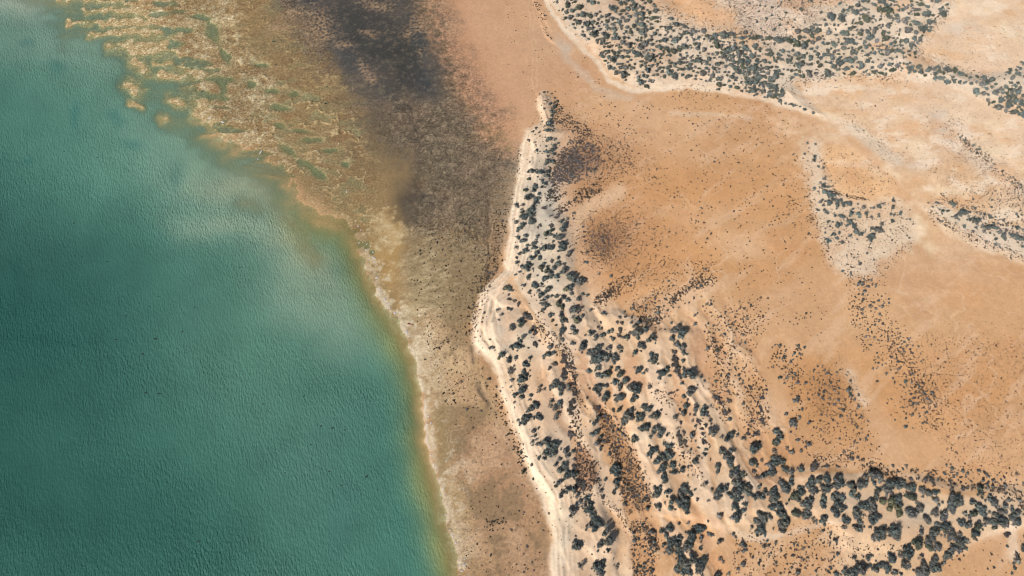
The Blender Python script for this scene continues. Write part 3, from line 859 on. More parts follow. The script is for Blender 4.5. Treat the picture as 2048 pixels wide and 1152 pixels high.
def water_material():
    m, nt = new_mat('sea_water')
    L = nt.links
    geo = N(nt, 'ShaderNodeNewGeometry')
    pos = geo.outputs['Position']
    col = N(nt, 'ShaderNodeVertexColor', layer_name='Col')
    dens = N(nt, 'ShaderNodeAttribute', attribute_name='dens')
    # short wind waves, crests running down to the right
    def waves(angle, lx, ly, detail, rough=0.5):
        mp = N(nt, 'ShaderNodeMapping')
        mp.vector_type = 'TEXTURE'
        mp.inputs['Rotation'].default_value = (0, 0, math.radians(angle))
        mp.inputs['Scale'].default_value = (lx, ly, 1)
        L.new(pos, mp.inputs['Vector'])
        return noise(nt, mp.outputs[0], 1.0, detail, rough)
    a = waves(16, 0.72, 2.0, 1.5, 0.5)
    b_ = waves(-6, 0.46, 0.95, 1.5, 0.6)
    c = waves(24, 2.2, 7.0, 2.0, 0.5)
    h = math_n(nt, 'ADD', math_n(nt, 'MULTIPLY', a, 1.0), math_n(nt, 'MULTIPLY', b_, 0.55))
    h = math_n(nt, 'ADD', h, math_n(nt, 'MULTIPLY', c, 0.55))
    bump = N(nt, 'ShaderNodeBump')
    bump.inputs['Strength'].default_value = 1.0
    calm = waves(62, 34.0, 120.0, 3, 0.6)
    cm = N(nt, 'ShaderNodeMapRange')
    cm.inputs[1].default_value = 0.32
    cm.inputs[2].default_value = 0.68
    cm.inputs[3].default_value = 0.30
    cm.inputs[4].default_value = 1.1
    L.new(calm, cm.inputs[0])
    shal = math_n(nt, 'ADD', math_n(nt, 'MULTIPLY', dens.outputs['Fac'], 0.85), 0.1)
    L.new(math_n(nt, 'MULTIPLY', cm.outputs[0], shal), bump.inputs['Strength'])
    bump.inputs['Distance'].default_value = 0.46
    L.new(h, bump.inputs['Height'])
    bs = N(nt, 'ShaderNodeBsdfPrincipled')
    L.new(col.outputs['Color'], bs.inputs['Base Color'])
    bs.inputs['Roughness'].default_value = 0.5
    bs.inputs['IOR'].default_value = 1.333
    bs.inputs['Specular IOR Level'].default_value = 0.2
    L.new(bump.outputs[0], bs.inputs['Normal'])
    tr = N(nt, 'ShaderNodeBsdfTransparent')
    tr.inputs['Color'].default_value = (0.90, 0.965, 0.91, 1)
    mx = N(nt, 'ShaderNodeMixShader')
    L.new(dens.outputs['Fac'], mx.inputs[0])
    L.new(tr.outputs[0], mx.inputs[1])
    L.new(bs.outputs[0], mx.inputs[2])
    o = N(nt, 'ShaderNodeOutputMaterial')
    L.new(mx.outputs[0], o.inputs[0])
    return m


def leaf_material(name, vary=0.35, transl=0.12, rough=0.75):
    m, nt = new_mat(name)
    L = nt.links
    col = N(nt, 'ShaderNodeVertexColor', layer_name='Col')
    oi = N(nt, 'ShaderNodeObjectInfo')
    geo = N(nt, 'ShaderNodeNewGeometry')
    n1 = noise(nt, geo.outputs['Position'], 1.1, 3, 0.6)
    k = math_n(nt, 'ADD', math_n(nt, 'MULTIPLY', oi.outputs['Random'], vary), math_n(nt, 'MULTIPLY', n1, 0.8))
    k = math_n(nt, 'ADD', k, 0.6 - vary / 2)
    n2 = noise(nt, geo.outputs['Position'], 0.35, 2, 0.6)
    dry = math_n(nt, 'MULTIPLY', math_n(nt, 'SUBTRACT', math_n(nt, 'ADD', n2, math_n(nt, 'MULTIPLY', oi.outputs['Random'], 0.3)), 0.58), 2.6, True)
    mixc = N(nt, 'ShaderNodeMix', data_type='RGBA')
    L.new(math_n(nt, 'MULTIPLY', dry, 0.6), mixc.inputs['Factor'])
    L.new(col.outputs['Color'], mixc.inputs['A'])
    mixc.inputs['B'].default_value = (0.135, 0.115, 0.080, 1)
    mul = N(nt, 'ShaderNodeVectorMath', operation='SCALE')
    L.new(mixc.outputs['Result'], mul.inputs[0])
    L.new(k, mul.inputs['Scale'])
    bs = N(nt, 'ShaderNodeBsdfPrincipled')
    L.new(mul.outputs[0], bs.inputs['Base Color'])
    bs.inputs['Roughness'].default_value = rough
    bs.inputs['Specular IOR Level'].default_value = 0.25
    tl = N(nt, 'ShaderNodeBsdfTranslucent')
    L.new(mul.outputs[0], tl.inputs['Color'])
    mx = N(nt, 'ShaderNodeMixShader')
    mx.inputs[0].default_value = transl
    L.new(bs.outputs[0], mx.inputs[1])
    L.new(tl.outputs[0], mx.inputs[2])
    o = N(nt, 'ShaderNodeOutputMaterial')
    L.new(mx.outputs[0], o.inputs[0])
    return m


def plain_material(name, rgb, rough=0.85, var=0.5, scale=4.0, bump=0.3):
    m, nt = new_mat(name)
    L = nt.links
    geo = N(nt, 'ShaderNodeNewGeometry')
    n1 = noise(nt, geo.outputs['Position'], scale, 4, 0.65)
    k = math_n(nt, 'ADD', math_n(nt, 'MULTIPLY', n1, var), 1 - var / 2)
    rgbn = N(nt, 'ShaderNodeRGB')
    rgbn.outputs[0].default_value = (*rgb, 1)
    mul = N(nt, 'ShaderNodeVectorMath', operation='SCALE')
    L.new(rgbn.outputs[0], mul.inputs[0])
    L.new(k, mul.inputs['Scale'])
    bs = N(nt, 'ShaderNodeBsdfPrincipled')
    L.new(mul.outputs[0], bs.inputs['Base Color'])
    bs.inputs['Roughness'].default_value = rough
    bs.inputs['Specular IOR Level'].default_value = 0.2
    b = N(nt, 'ShaderNodeBump')
    b.inputs['Strength'].default_value = bump
    b.inputs['Distance'].default_value = 0.1
    L.new(n1, b.inputs['Height'])
    L.new(b.outputs[0], bs.inputs['Normal'])
    o = N(nt, 'ShaderNodeOutputMaterial')
    L.new(bs.outputs[0], o.inputs[0])
    return m


M_SAND = sand_material()
M_WATER = water_material()
M_LEAF = leaf_material('grey_green_leaves')
M_TUFT = leaf_material('saltbush_leaves', 0.5, 0.05)
M_WOOD = plain_material('weathered_stems', (0.16, 0.135, 0.12))
M_DRIFT = plain_material('bleached_driftwood', (0.42, 0.36, 0.30))
M_REDWOOD = plain_material('red_brown_driftwood', (0.24, 0.10, 0.06))
M_WEED = plain_material('dark_seaweed', (0.012, 0.03, 0.026), 0.6)
M_CRUST = plain_material('pale_shell_crust', (0.34, 0.30, 0.28), 0.9, 0.5, 2.0, 0.6)

# ------------------------------------------------------------------ ground
V = np.stack([GX, GY, Z], -1).reshape(-1, 3)
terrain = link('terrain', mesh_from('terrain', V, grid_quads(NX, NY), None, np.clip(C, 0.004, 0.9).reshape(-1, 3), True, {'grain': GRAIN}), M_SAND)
tag(terrain, 'orange and cream sand flats with dunes, tidal mud and sea bed', 'ground', kind='structure')


def height(x, y):
    fx = np.interp(x, XA, np.arange(NX))
    fy = np.interp(y, YA, np.arange(NY))
    i = np.clip(fx.astype(int), 0, NX - 2)
    j = np.clip(fy.astype(int), 0, NY - 2)
    a, b = fx - i, fy - j
    return Z[j, i] * (1 - a) * (1 - b) + Z[j, i + 1] * a * (1 - b) + Z[j + 1, i] * (1 - a) * b + Z[j + 1, i + 1] * a * b


# ------------------------------------------------------------------ sea
WX = axis(-292.0, 40.0, 0.9, 9000.0, 14)
WX = WX[WX < 60]
WY = axis(-24.0, 304.0, 0.9, 9000.0, 14)
wx, wy = np.meshgrid(WX, WY)
wx = wx.astype(np.float32)
wy = wy.astype(np.float32)
wu, wv = survey(np.clip(wx, -380, 380), np.clip(wy, -60, 420))
q1 = fbm(wx, wy, 40.0, 4, 401)
q2 = fbm(wx, wy, 40.0, 4, 411)
q3 = fbm(wx, wy, 12.0, 3, 421)
wuw, wvw = wu + 40 * q1, wv + 40 * q2
WC = np.empty(wx.shape + (3,), np.float32)
WC[:] = alb(80, 134, 120)


def wspot(cx, cy, rx, ry, col, a=1.0, ang=0.0, sharp=1.0):
    ca, sa = math.cos(math.radians(ang)), math.sin(math.radians(ang))
    dx, dy = wuw - cx, wvw - cy
    p = (dx * ca + dy * sa) / rx
    q = (-dx * sa + dy * ca) / ry
    mm = np.clip(a * np.exp(-((p * p + q * q) ** sharp)), 0, 1)[..., None]
    WC[:] += (alb(*col) - WC) * mm


def wline(pts, w, col, a, soft):
    d = seg_dist(wu + 14 * q1 + 6 * q3, wv + 14 * q2 + 6 * q3, pts)
    mm = (a * (1 - sstep(w - soft, w + soft, d)))[..., None]
    WC[:] += (alb(*col) - WC) * mm


wspot(150, 640, 420, 250, (45, 94, 89), 0.9)
wspot(-40, 480, 200, 330, (36, 84, 81), 0.8)
wspot(250, 1100, 500, 260, (42, 95, 87), 0.85)
wspot(-60, 1000, 260, 340, (36, 87, 81), 0.75)
wspot(200, 300, 330, 200, (88, 140, 126), 0.6)
wspot(520, 700, 220, 180, (96, 142, 126), 0.6, 40)
wspot(640, 900, 130, 260, (84, 130, 118), 0.6, 15)
wspot(420, 330, 230, 120, (122, 160, 144), 0.75, 30)
wspot(170, 60, 260, 90, (130, 160, 146), 0.75)
wspot(40, 0, 130, 24, (160, 176, 160), 0.8)
wspot(320, 180, 160, 70, (128, 160, 140), 0.6, 25)
wspot(500, 380, 100, 40, (172, 182, 156), 0.65, 10)
wspot(470, 460, 110, 30, (150, 176, 156), 0.7, 10)
wspot(600, 500, 90, 50, (150, 170, 146), 0.7, 50)
wspot(660, 600, 140, 80, (142, 170, 150), 0.7, 30)
wspot(600, 480, 30, 90, (176, 172, 128), 0.6, -32)
wspot(690, 545, 46, 24, (84, 122, 120), 0.7)
wspot(560, 365, 60, 20, (108, 146, 136), 0.6, 30)
wspot(640, 480, 40, 20, (112, 150, 134), 0.6)
wspot(690, 1010, 60, 160, (72, 118, 112), 0.4, 10)
for (x, y, rx, ry) in [(115, 145, 14, 14), (52, 82, 12, 8), (150, 240, 8, 24), (232, 246, 16, 8), (64, 320, 8, 6), (275, 290, 20, 10), (365, 335, 12, 22), (30, 530, 8, 20), (110, 690, 50, 8)]:
    wspot(x, y, rx * 1.3, ry * 1.3, (52, 112, 110) if y < 400 else (34, 82, 80), 0.45)
# shallows along the beach
WSH = [(640, 440), (704, 462), (718, 510), (740, 560), (768, 615), (806, 665), (828, 710), (842, 760), (848, 815), (852, 880), (865, 940), (886, 1010), (905, 1090), (920, 1152), (925, 1400)]
wline(WSH, 46, (126, 150, 106), 0.85, 46)
wline(WSH, 26, (158, 156, 98), 0.85, 34)
wline(WSH, 8, (164, 142, 94), 0.75, 20)
# green film over the northern shoals
wspot(330, 60, 150, 70, (132, 162, 142), 0.65)
wspot(400, 200, 80, 70, (130, 162, 142), 0.6)
wspot(560, 300, 70, 40, (134, 162, 136), 0.6, 30)
wspot(640, 400, 60, 45, (128, 160, 122), 0.65, 35)
wspot(600, 240, 150, 150, (140, 146, 110), 0.9, 35)
wspot(450, 110, 60, 110, (138, 148, 120), 0.8)
WC *= (1 + 0.16 * q1 + 0.12 * q3)[..., None]
WC *= np.array([0.95, 0.895, 0.86], np.float32)

fx = np.interp(wx, XA, np.arange(NX))
fy = np.interp(wy, YA, np.arange(NY))
WD = D_SEA[np.clip(fy.round().astype(int), 0, NY - 1), np.clip(fx.round().astype(int), 0, NX - 1)]
wz = height(wx, wy)
depth = np.clip(-wz, 0, 3)
dens = np.clip(0.13 + 0.87 * sstep(0.0, 0.85, depth) ** 0.7, 0, 1)
keep = np.ones(wx.shape, bool)
wverts = np.stack([wx, wy, np.zeros_like(wx)], -1).reshape(-1, 3)
sea = link('sea', mesh_from('sea', wverts, grid_quads(len(WX), len(WY)), None, np.clip(WC, 0.004, 0.8).reshape(-1, 3), True, {'dens': dens}), M_WATER)
tag(sea, 'rippled teal sea shading to green and milky shallows', 'sea', kind='structure')

# ------------------------------------------------------------------ shrub shapes
def rand_unit(n, r):
    v = r.normal(size=(n, 3))
    return v / np.linalg.norm(v, axis=1, keepdims=True)


def make_crown(seed, lobes, nleaf, leaf, base, hi=1.0, flat=0.95, fringe=0.28, core=True):
    """leafy crown of about unit radius standing on z = 0: leaf sprays over uneven lobes, with twigs poking out at the rim"""
    r = np.random.default_rng(seed)
    cs, rs = [], []
    squeeze = 0.62 + 0.38 * r.random()
    for i in range(lobes):
        a = r.random() * 2 * np.pi
        d = 0.12 * r.random() if i == 0 else 0.38 + 0.36 * r.random()
        rr = (0.42 + 0.14 * r.random() if i == 0 else 0.20 + 0.22 * r.random())
        cs.append([d * math.cos(a), d * math.sin(a) * squeeze, flat * (0.50 if i == 0 else 0.22 + 0.34 * r.random())])
        rs.append(rr)
    cs, rs = np.array(cs), np.array(rs)
    w = rs ** 2 / (rs ** 2).sum()
    pick = r.choice(lobes, nleaf, p=w)
    nrm = rand_unit(nleaf, r)
    nrm[:, 2] = np.abs(nrm[:, 2]) * 1.0 - 0.25
    nrm /= np.linalg.norm(nrm, axis=1, keepdims=True)
    out = r.random(nleaf) < fringe
    rad = rs[pick] * np.where(out, 1.0 + 0.38 * r.random(nleaf), 0.66 + 0.38 * r.random(nleaf))
    c = cs[pick] + nrm * rad[:, None] * np.array([1, 1, flat])
    c[:, 2] = np.maximum(c[:, 2], 0.04)
    nn = nrm + 0.32 * rand_unit(nleaf, r)
    t = np.cross(nn, rand_unit(nleaf, r))
    t = np.where(out[:, None], nrm + 0.45 * rand_unit(nleaf, r), t)
    t /= np.linalg.norm(t, axis=1, keepdims=True)
    b = np.where(out[:, None], np.cross(rand_unit(nleaf, r), t), np.cross(nn, t))
    b /= np.linalg.norm(b, axis=1, keepdims=True)
    nn = np.cross(t, b)
    sz = leaf * (0.55 + 0.85 * r.random(nleaf))[:, None]
    wd = np.where(out, 0.30, 0.60)[:, None]
    # each spray: a bent kite of two triangles
    p0 = c - t * sz
    p1 = c + b * sz * wd + nn * sz * 0.15
    p2 = c + t * sz * 1.1
    p3 = c - b * sz * wd + nn * sz * 0.15
    v = np.stack([p0, p1, p2, p3], 1).reshape(-1, 3)
    v[:, 2] = np.maximum(v[:, 2], 0.01)
    q = np.arange(nleaf * 4).reshape(-1, 4)
    tone = (0.7 + 0.6 * r.random(nleaf))
    lobe_tone = 0.8 + 0.45 * r.random(lobes)
    hue = r.normal(size=(nleaf, 3)) * 0.06 + 1
    col = np.clip(np.asarray(base)[None] * (tone * lobe_tone[pick])[:, None] * hue, 0.003, 1)
    col = np.repeat(col, 4, 0)
    if core:
        # opaque blobs added in each lobe to block light, coloured darker for inner shade
        nu, nv = 7, 3
        vs, qs, ks = [v], [q], [col]
        off = len(v)
        for cc, rr, lt in zip(cs, rs, lobe_tone):
            ring = []
            for j in range(nv + 1):
                th = (0.08 + 0.92 * j / nv) * np.pi * 0.62
                for i in range(nu):
                    ph = 2 * np.pi * i / nu + 0.4 * j
                    kk = rr * 0.68 * (0.8 + 0.4 * r.random())
                    ring.append(cc + kk * np.array([math.sin(th) * math.cos(ph), math.sin(th) * math.sin(ph), flat * math.cos(th)]))
            ring = np.array(ring)
            ring[:, 2] = np.maximum(ring[:, 2], 0.0)
            qq = [[off + j * nu + i, off + (j + 1) * nu + i, off + (j + 1) * nu + (i + 1) % nu, off + j * nu + (i + 1) % nu] for j in range(nv) for i in range(nu)]
            vs.append(ring)
            qs.append(np.array(qq))
            ks.append(np.tile(np.asarray(base) * lt * 0.7, (len(ring), 1)))
            off += len(ring)
        v, q, col = np.concatenate(vs), np.concatenate(qs), np.concatenate(ks)
    return v.astype(np.float32), q, col.astype(np.float32)


def make_stems(seed, n=7):
    r = np.random.default_rng(seed)
    vs, qs = [], []
    for i in range(n):
        a = 2 * np.pi * (i + 0.6 * r.random()) / n
        pts = [np.array([0.03 * math.cos(a), 0.03 * math.sin(a), -0.08])]
        for k in range(3):
            a += r.normal() * 0.3
            pts.append(pts[-1] + np.array([0.30 * math.cos(a), 0.30 * math.sin(a), 0.24 - 0.05 * k]) * (0.8 + 0.4 * r.random()))
        for k, p in enumerate(pts):
            rad = 0.05 * (1 - 0.28 * k)
            for j in range(4):
                b = j * np.pi / 2
                vs.append(p + rad * np.array([math.cos(b), math.sin(b), 0]))
        o = i * 16
        for k in range(3):
            for j in range(4):
                qs.append([o + k * 4 + j, o + k * 4 + (j + 1) % 4, o + k * 4 + 4 + (j + 1) % 4, o + k * 4 + 4 + j])
        qs.append([o + 12, o + 13, o + 14, o + 15])
    return np.array(vs, np.float32), np.array(qs)


LEAF_TEAL = np.array([0.092, 0.112, 0.108])
LEAF_GREY = np.array([0.128, 0.132, 0.126])
LEAF_OLIVE = np.array([0.135, 0.140, 0.084])
LEAF_GREEN = np.array([0.078, 0.094, 0.070])
LEAF_DARK = np.array([0.080, 0.070, 0.068])
CROWNS = {'teal': [make_crown(s, l, 560, 0.125, LEAF_TEAL) for s, l in ((1, 7), (2, 8), (3, 9), (4, 6), (5, 8), (6, 10))],
          'grey': [make_crown(s, l, 540, 0.125, LEAF_GREY) for s, l in ((11, 8), (12, 7), (13, 9), (14, 10))],
          'sparse': [make_crown(s, l, 210, 0.15, LEAF_GREY, 1, 0.9, 0.5, False) for s, l in ((21, 7), (22, 8))],
          'olive': [make_crown(s, l, 420, 0.16, LEAF_OLIVE) for s, l in ((31, 6), (32, 5))],
          'green': [make_crown(s, l, 420, 0.15, LEAF_GREEN) for s, l in ((41, 6), (42, 5))],
          'dark': [make_crown(s, l, 320, 0.14, LEAF_DARK, 1, 0.55) for s, l in ((51, 8), (52, 7))]}
SMALL = {'teal': [make_crown(60 + s, 4, 95, 0.27, LEAF_TEAL * 1.0) for s in range(6)],
         'grey': [make_crown(70 + s, 5, 85, 0.25, LEAF_GREY) for s in range(4)],
         'dark': [make_crown(80 + s, 6, 80, 0.24, LEAF_DARK, 1, 0.55) for s in range(4)],
         'olive': [make_crown(90 + s, 4, 90, 0.26, LEAF_OLIVE) for s in range(2)],
         'green': [make_crown(94 + s, 4, 90, 0.26, LEAF_GREEN) for s in range(2)],
         'sparse': [make_crown(97 + s, 6, 60, 0.24, LEAF_GREY, 1, 0.9, 0.4, False) for s in range(3)]}
TUFT = [make_crown(120 + i, 3 + i % 3, 20, 0.42, np.array(c), 1, 0.7, 0.15, False) for i, c in enumerate(([0.120, 0.078, 0.050], [0.086, 0.074, 0.066], [0.084, 0.062, 0.048], [0.125, 0.090, 0.064], [0.092, 0.086, 0.074], [0.100, 0.092, 0.086]))]


def merged(protos, items, seed=0):
    """one mesh of many placed copies; items = (x, y, z, radius, height factor, proto index, tint)"""
    r = np.random.default_rng(seed)
    vs, qs, cs = [], [], []
    off = 0
    for (x, y, z, rad, hf, k, tn) in items:
        v, q, c = protos[k % len(protos)]
        a = r.random() * 6.283
        ca, sa = math.cos(a), math.sin(a)
        st = 0.85 + 0.3 * r.random()
        X = (v[:, 0] * ca - v[:, 1] * sa) * rad * st + x
        Y = (v[:, 0] * sa + v[:, 1] * ca) * rad / st + y
        vs.append(np.stack([X, Y, v[:, 2] * rad * hf + z], 1))
        qs.append(q + off)
        cs.append(c * tn)
        off += len(v)
    return np.concatenate(vs), np.concatenate(qs), np.concatenate(cs)

# ------------------------------------------------------------------ surveyed shrubs: (x, y, r) in each survey sheet
SHEETS = []


def sheet(x0, y0, k, txt, kind='teal'):
    for w in txt.split():
        p = w.split(',')
        kd = kind
        if len(p) > 3:
            kd = {'d': 'dark', 'g': 'grey', 's': 'sparse', 'o': 'olive', 'n': 'green', 't': 'teal'}[p[3]]
        SHEETS.append((x0 + float(p[0]) / k, y0 + float(p[1]) / k, float(p[2]) / k, kd))


sheet(1060, 180, 12, "330,125,35 415,105,25 505,145,28 235,145,22,d 225,180,18,d 155,220,18,d 140,320,22,d 345,435,24,d 335,540,32,g 590,230,40,d 640,320,45,g 570,370,40,g 600,450,50 460,420,45 560,500,40 520,600,55 560,590,50 510,680,40 490,780,45 470,890,65 440,850,40 500,950,45 290,810,40,s 350,965,25,g 135,965,30,d 180,960,20,d 50,1060,25,d 100,1030,20,d 230,1100,28,d 400,1080,50 460,1070,40 530,1080,30 330,1060,25")
sheet(1000, 240, 6, "350,270,25,d 430,125,22,d 395,165,22,d 580,285,35 655,270,20 695,305,20,g 435,420,22 550,365,20 640,350,28 560,430,28 630,390,28 630,440,30 565,475,18 565,535,40 625,525,30 540,570,20 385,670,35 345,745,28,n 465,675,38 565,650,32 550,705,30 500,765,22 525,800,25 495,850,22 300,880,32,n 415,845,32 400,890,35 465,935,28 320,980,38 375,960,30 430,1000,38 425,1035,30 200,1055,35,g 275,1050,25,g 395,1075,30 595,890,30,d 580,940,25,d 520,1095,32,d 600,1050,22,d 260,1105,20,s 340,1130,40,n 390,1135,35 430,310,18,d 480,240,14,d 430,350,14,d 360,550,18,d 470,185,16,g")
sheet(1000, 400, 6, "375,175,40 275,185,25,n 290,235,45 385,235,45 385,300,50 195,300,35,g 275,340,35 220,390,32 205,415,20 700,200,30,d 670,250,28,d 790,140,30,d 740,165,28,d 735,290,28 800,255,22,s 885,185,24,s 880,243,15 605,240,20,s 765,345,35 740,390,38 620,350,35,d 480,340,30,d 455,370,20,d 610,410,38,n 545,450,40,n 590,460,30 710,490,48 650,470,25 635,535,20 445,495,30,s 220,490,28 310,480,28 270,535,35 330,580,25 405,580,40 405,620,30 745,575,45 750,630,38 595,610,42 530,610,40 480,630,25 450,670,32 290,655,38 230,690,25 200,725,20 205,605,30,s 830,665,38,g 810,700,22,g 470,720,35 380,740,35 330,780,20 695,735,22 620,765,25,g 685,800,38 765,805,22 205,790,30 250,830,22 530,800,22 490,850,38,n 560,840,25 320,850,48 355,820,30 390,865,22,s 645,865,35 555,890,38,n 600,920,35 770,885,42,g 730,915,25 230,900,20 185,930,18 335,960,38 450,935,20,s 545,985,42 610,960,30 680,965,35 850,950,50 950,1015,50,g 1000,985,35,g 410,1050,45 500,1045,25 285,1055,28,g 590,1100,45 545,1130,25 850,1090,42 790,1105,40,o 350,1130,25,g 460,1120,25 1000,340,22,d 1010,400,20,d 1030,770,28,g 1050,640,25,d 1320,930,24,g 1180,910,22,s 80,1090,42,n 120,1110,25 1000,460,22,d 1020,510,22,d")
sheet(940, 576, 6, "465,110,22,d 470,165,28,d 540,180,30,d 590,205,28,d 580,235,20,d 460,265,30,d 490,290,25 340,295,28,s 375,345,25,s 350,410,18,d 705,345,50,d 650,340,35,d 740,385,40,d 600,440,42 630,460,30,n 510,505,42 600,490,30,n 780,490,45,d 780,560,40,d 720,555,28 640,625,32 600,670,32 560,720,45 500,730,28 600,740,35 640,725,20 785,705,40,d 835,655,22,d 700,740,18,d 960,735,38,g 930,825,38 890,840,28 985,815,30 265,735,32,g 245,640,16 390,830,38 350,855,28,o 475,880,42 545,865,25 650,930,40 690,960,30 720,870,25 495,1010,45,s 640,1030,38 670,1080,35 600,1120,40 640,1130,35 855,110,35 910,150,35,g 975,125,22 880,180,25 890,240,38,g 880,290,30,g 930,240,25 1040,130,30 1060,220,42,n 1110,160,40 1160,180,32 1100,265,38,n 1210,110,25 1250,295,50,g 1220,310,35,g 1310,280,28 1300,170,32 1340,100,22 1400,110,20 960,355,38 1085,365,38 1110,430,38 1150,425,25 1260,425,48,o 1330,385,30,g 985,420,25,n 1025,475,18,n 1230,510,35 1255,565,38 1110,530,42 1080,580,32,g 1440,590,40 1380,600,20,s 1500,620,28 1100,650,30,g 1225,700,32,g 1350,720,50 1325,770,38,g 1370,690,30 1430,820,38,g 1490,780,30 1500,870,45 1480,910,30 1150,850,50,d 1120,900,45,d 1010,930,40,d 950,990,30,d 1160,950,45,d 1130,1020,50,d 1210,930,35,d 1110,1080,40,d 1240,990,30,d 1265,1080,30,d 1420,1025,32 1510,990,25 1515,1065,25 490,1125,22,s 230,1090,28,d 1440,290,18,d")
sheet(1160, 576, 6, "270,335,22 295,345,18 245,430,25,d 210,490,25,d 240,520,22,s 470,385,28,d 440,445,28,d 490,450,28,d 470,530,38,d 460,590,32,d 490,610,25,d 555,610,32 520,625,20 605,450,20 640,490,30 690,445,25 680,560,55,g 765,520,42 640,580,28 675,630,32 330,550,30 370,535,28 275,580,30 240,600,25 185,640,30,g 360,610,18 385,640,30,g 120,295,25,s 340,750,35,g 465,745,32 480,785,22 210,750,45 120,810,45,g 230,840,55 165,880,45 145,910,30 225,890,40 320,860,40,g 400,860,55,g 330,830,30 300,890,30 400,910,30 850,640,42 815,660,32 720,720,45,g 725,780,22,d 645,810,35 660,785,20 835,830,42 880,880,50 880,920,35,n 685,1010,48 785,1020,28,s 960,1040,55 1020,1000,35 940,1110,30 1130,535,55,g 1220,550,55 1180,600,40 1085,625,38 1150,700,45,g 1210,740,45,g 1220,800,35 1225,905,28 1225,995,25 1300,1050,65 1240,1080,40 1360,345,22,s 1400,320,12 1370,445,22 1090,440,20 930,310,28,s 220,990,40 330,1040,45,o 290,1060,40 365,970,25,n 445,985,35 480,1055,45,n 200,1065,32,g 415,1130,28 545,1130,35 1055,1080,20 1435,1090,20 1475,1130,18 1525,445,15 1120,790,40,d 1120,860,45,d 1130,930,50,d 1140,1000,50,d 1180,1060,45,d 1520,740,30,g")
sheet(990, 760, 6, "320,150,45 340,130,35 250,200,32 310,225,35 195,30,25,s 195,100,22,s 235,290,20,s 240,340,15,d 435,210,28 420,260,22,s 430,360,45 490,310,45 410,385,30 700,80,48 665,115,32 740,70,30 770,100,35 790,165,42 785,200,30 820,20,30 870,110,40,s 880,140,28,s 530,105,25,s 520,155,28,s 580,140,25,s 670,290,38,s 660,335,28,s 720,350,45,s 780,300,42 750,440,42,s 720,480,28,s 350,500,50 400,480,45 310,530,25 520,460,45 465,470,28 460,630,35,g 520,600,20 465,690,28,s 440,770,28,s 500,735,22,s 530,790,38,g 610,760,48 650,820,42 720,780,48 700,850,45 690,910,45 600,900,40 580,960,30 520,955,28 840,870,42,g 870,930,30,g 770,970,30,g 830,1040,45 720,1040,30,g 780,1110,42 860,1110,30 215,510,15,d 310,880,22,n 385,930,20,d 445,1025,28,d 340,1100,28,n 150,660,20,n 70,135,18,d 20,80,18,d 220,840,16,n 265,805,14,d 950,50,35,d 950,120,30,d 945,190,35,d 930,290,45,d 910,360,45,d 910,420,35,d 870,385,22,d 900,575,25,d 910,640,40,d 900,680,40,d 960,680,30,d 1000,780,35,d 1030,860,30,d 930,870,30 950,960,30,d 960,1060,45,d 930,1120,40,d 1235,90,45 1190,140,35 1320,85,28 1215,170,30 1330,205,45 1320,250,35 1340,170,30 1245,200,20 1130,115,20,d 1100,240,18,d 1430,50,38 1490,100,45 1500,220,55 1410,370,25,n 1480,375,35,n 1525,500,30 1235,340,35,d 1225,470,28 1180,545,38 1210,640,42 1150,670,35 1270,690,30 1215,780,42,g 1290,740,38,d 1260,830,30,g 1370,900,28 1440,1050,50 1400,1110,40 1075,340,18,d 1330,430,35,d 1360,480,30,d")
sheet(1230, 760, 6, "120,40,38 235,110,60 170,120,45,g 270,150,35 215,220,40 205,260,35 410,100,38,d 490,145,22,d 665,170,22,d 320,340,38 410,360,45 460,450,48 495,415,25 150,450,60,g 110,480,45,g 185,390,40 250,430,32 300,465,45 265,490,35 95,540,25 230,720,48 215,745,35,n 340,590,50 320,600,45 385,565,30 490,600,48 540,640,45 520,690,35 440,650,28 410,700,25 890,150,50,g 930,140,35,g 860,190,38,g 805,225,28 780,70,22 830,340,42 800,420,42,g 870,320,22 945,370,35 940,430,28,d 980,500,38,d 1000,540,28,d 910,505,20,s 710,470,30 775,520,30,d 1050,370,42 1030,420,35 1080,440,28 1120,520,22 1130,325,20,s 1225,230,38,d 1250,290,30,d 1350,140,30,d 1370,260,35,d 1310,390,42,d 1365,485,28 770,700,45,d 740,650,30,d 810,640,30,d 780,770,45,d 825,740,32,d 905,685,42,g 1145,660,58,g 1150,620,40,g 1020,600,28,d 1030,660,30,d 1050,750,40,d 1065,850,25 1060,915,30 1390,670,45 1310,740,38 1460,670,22,g 1250,700,25,s 590,780,38,s 650,810,42 430,870,48 380,900,28 470,840,35 570,940,55 640,900,55 500,980,50 510,890,15 680,1020,42 655,1045,28,n 940,985,42 985,935,18 550,1080,55 525,1110,40,g 690,1125,40 790,1090,35 800,930,20,d 860,1055,18 1255,870,48,g 1360,860,32 1320,930,45,g 1360,980,45 1380,1040,35 1220,1060,40 1215,1110,28 1430,1110,48 1510,1140,30 1520,710,20")
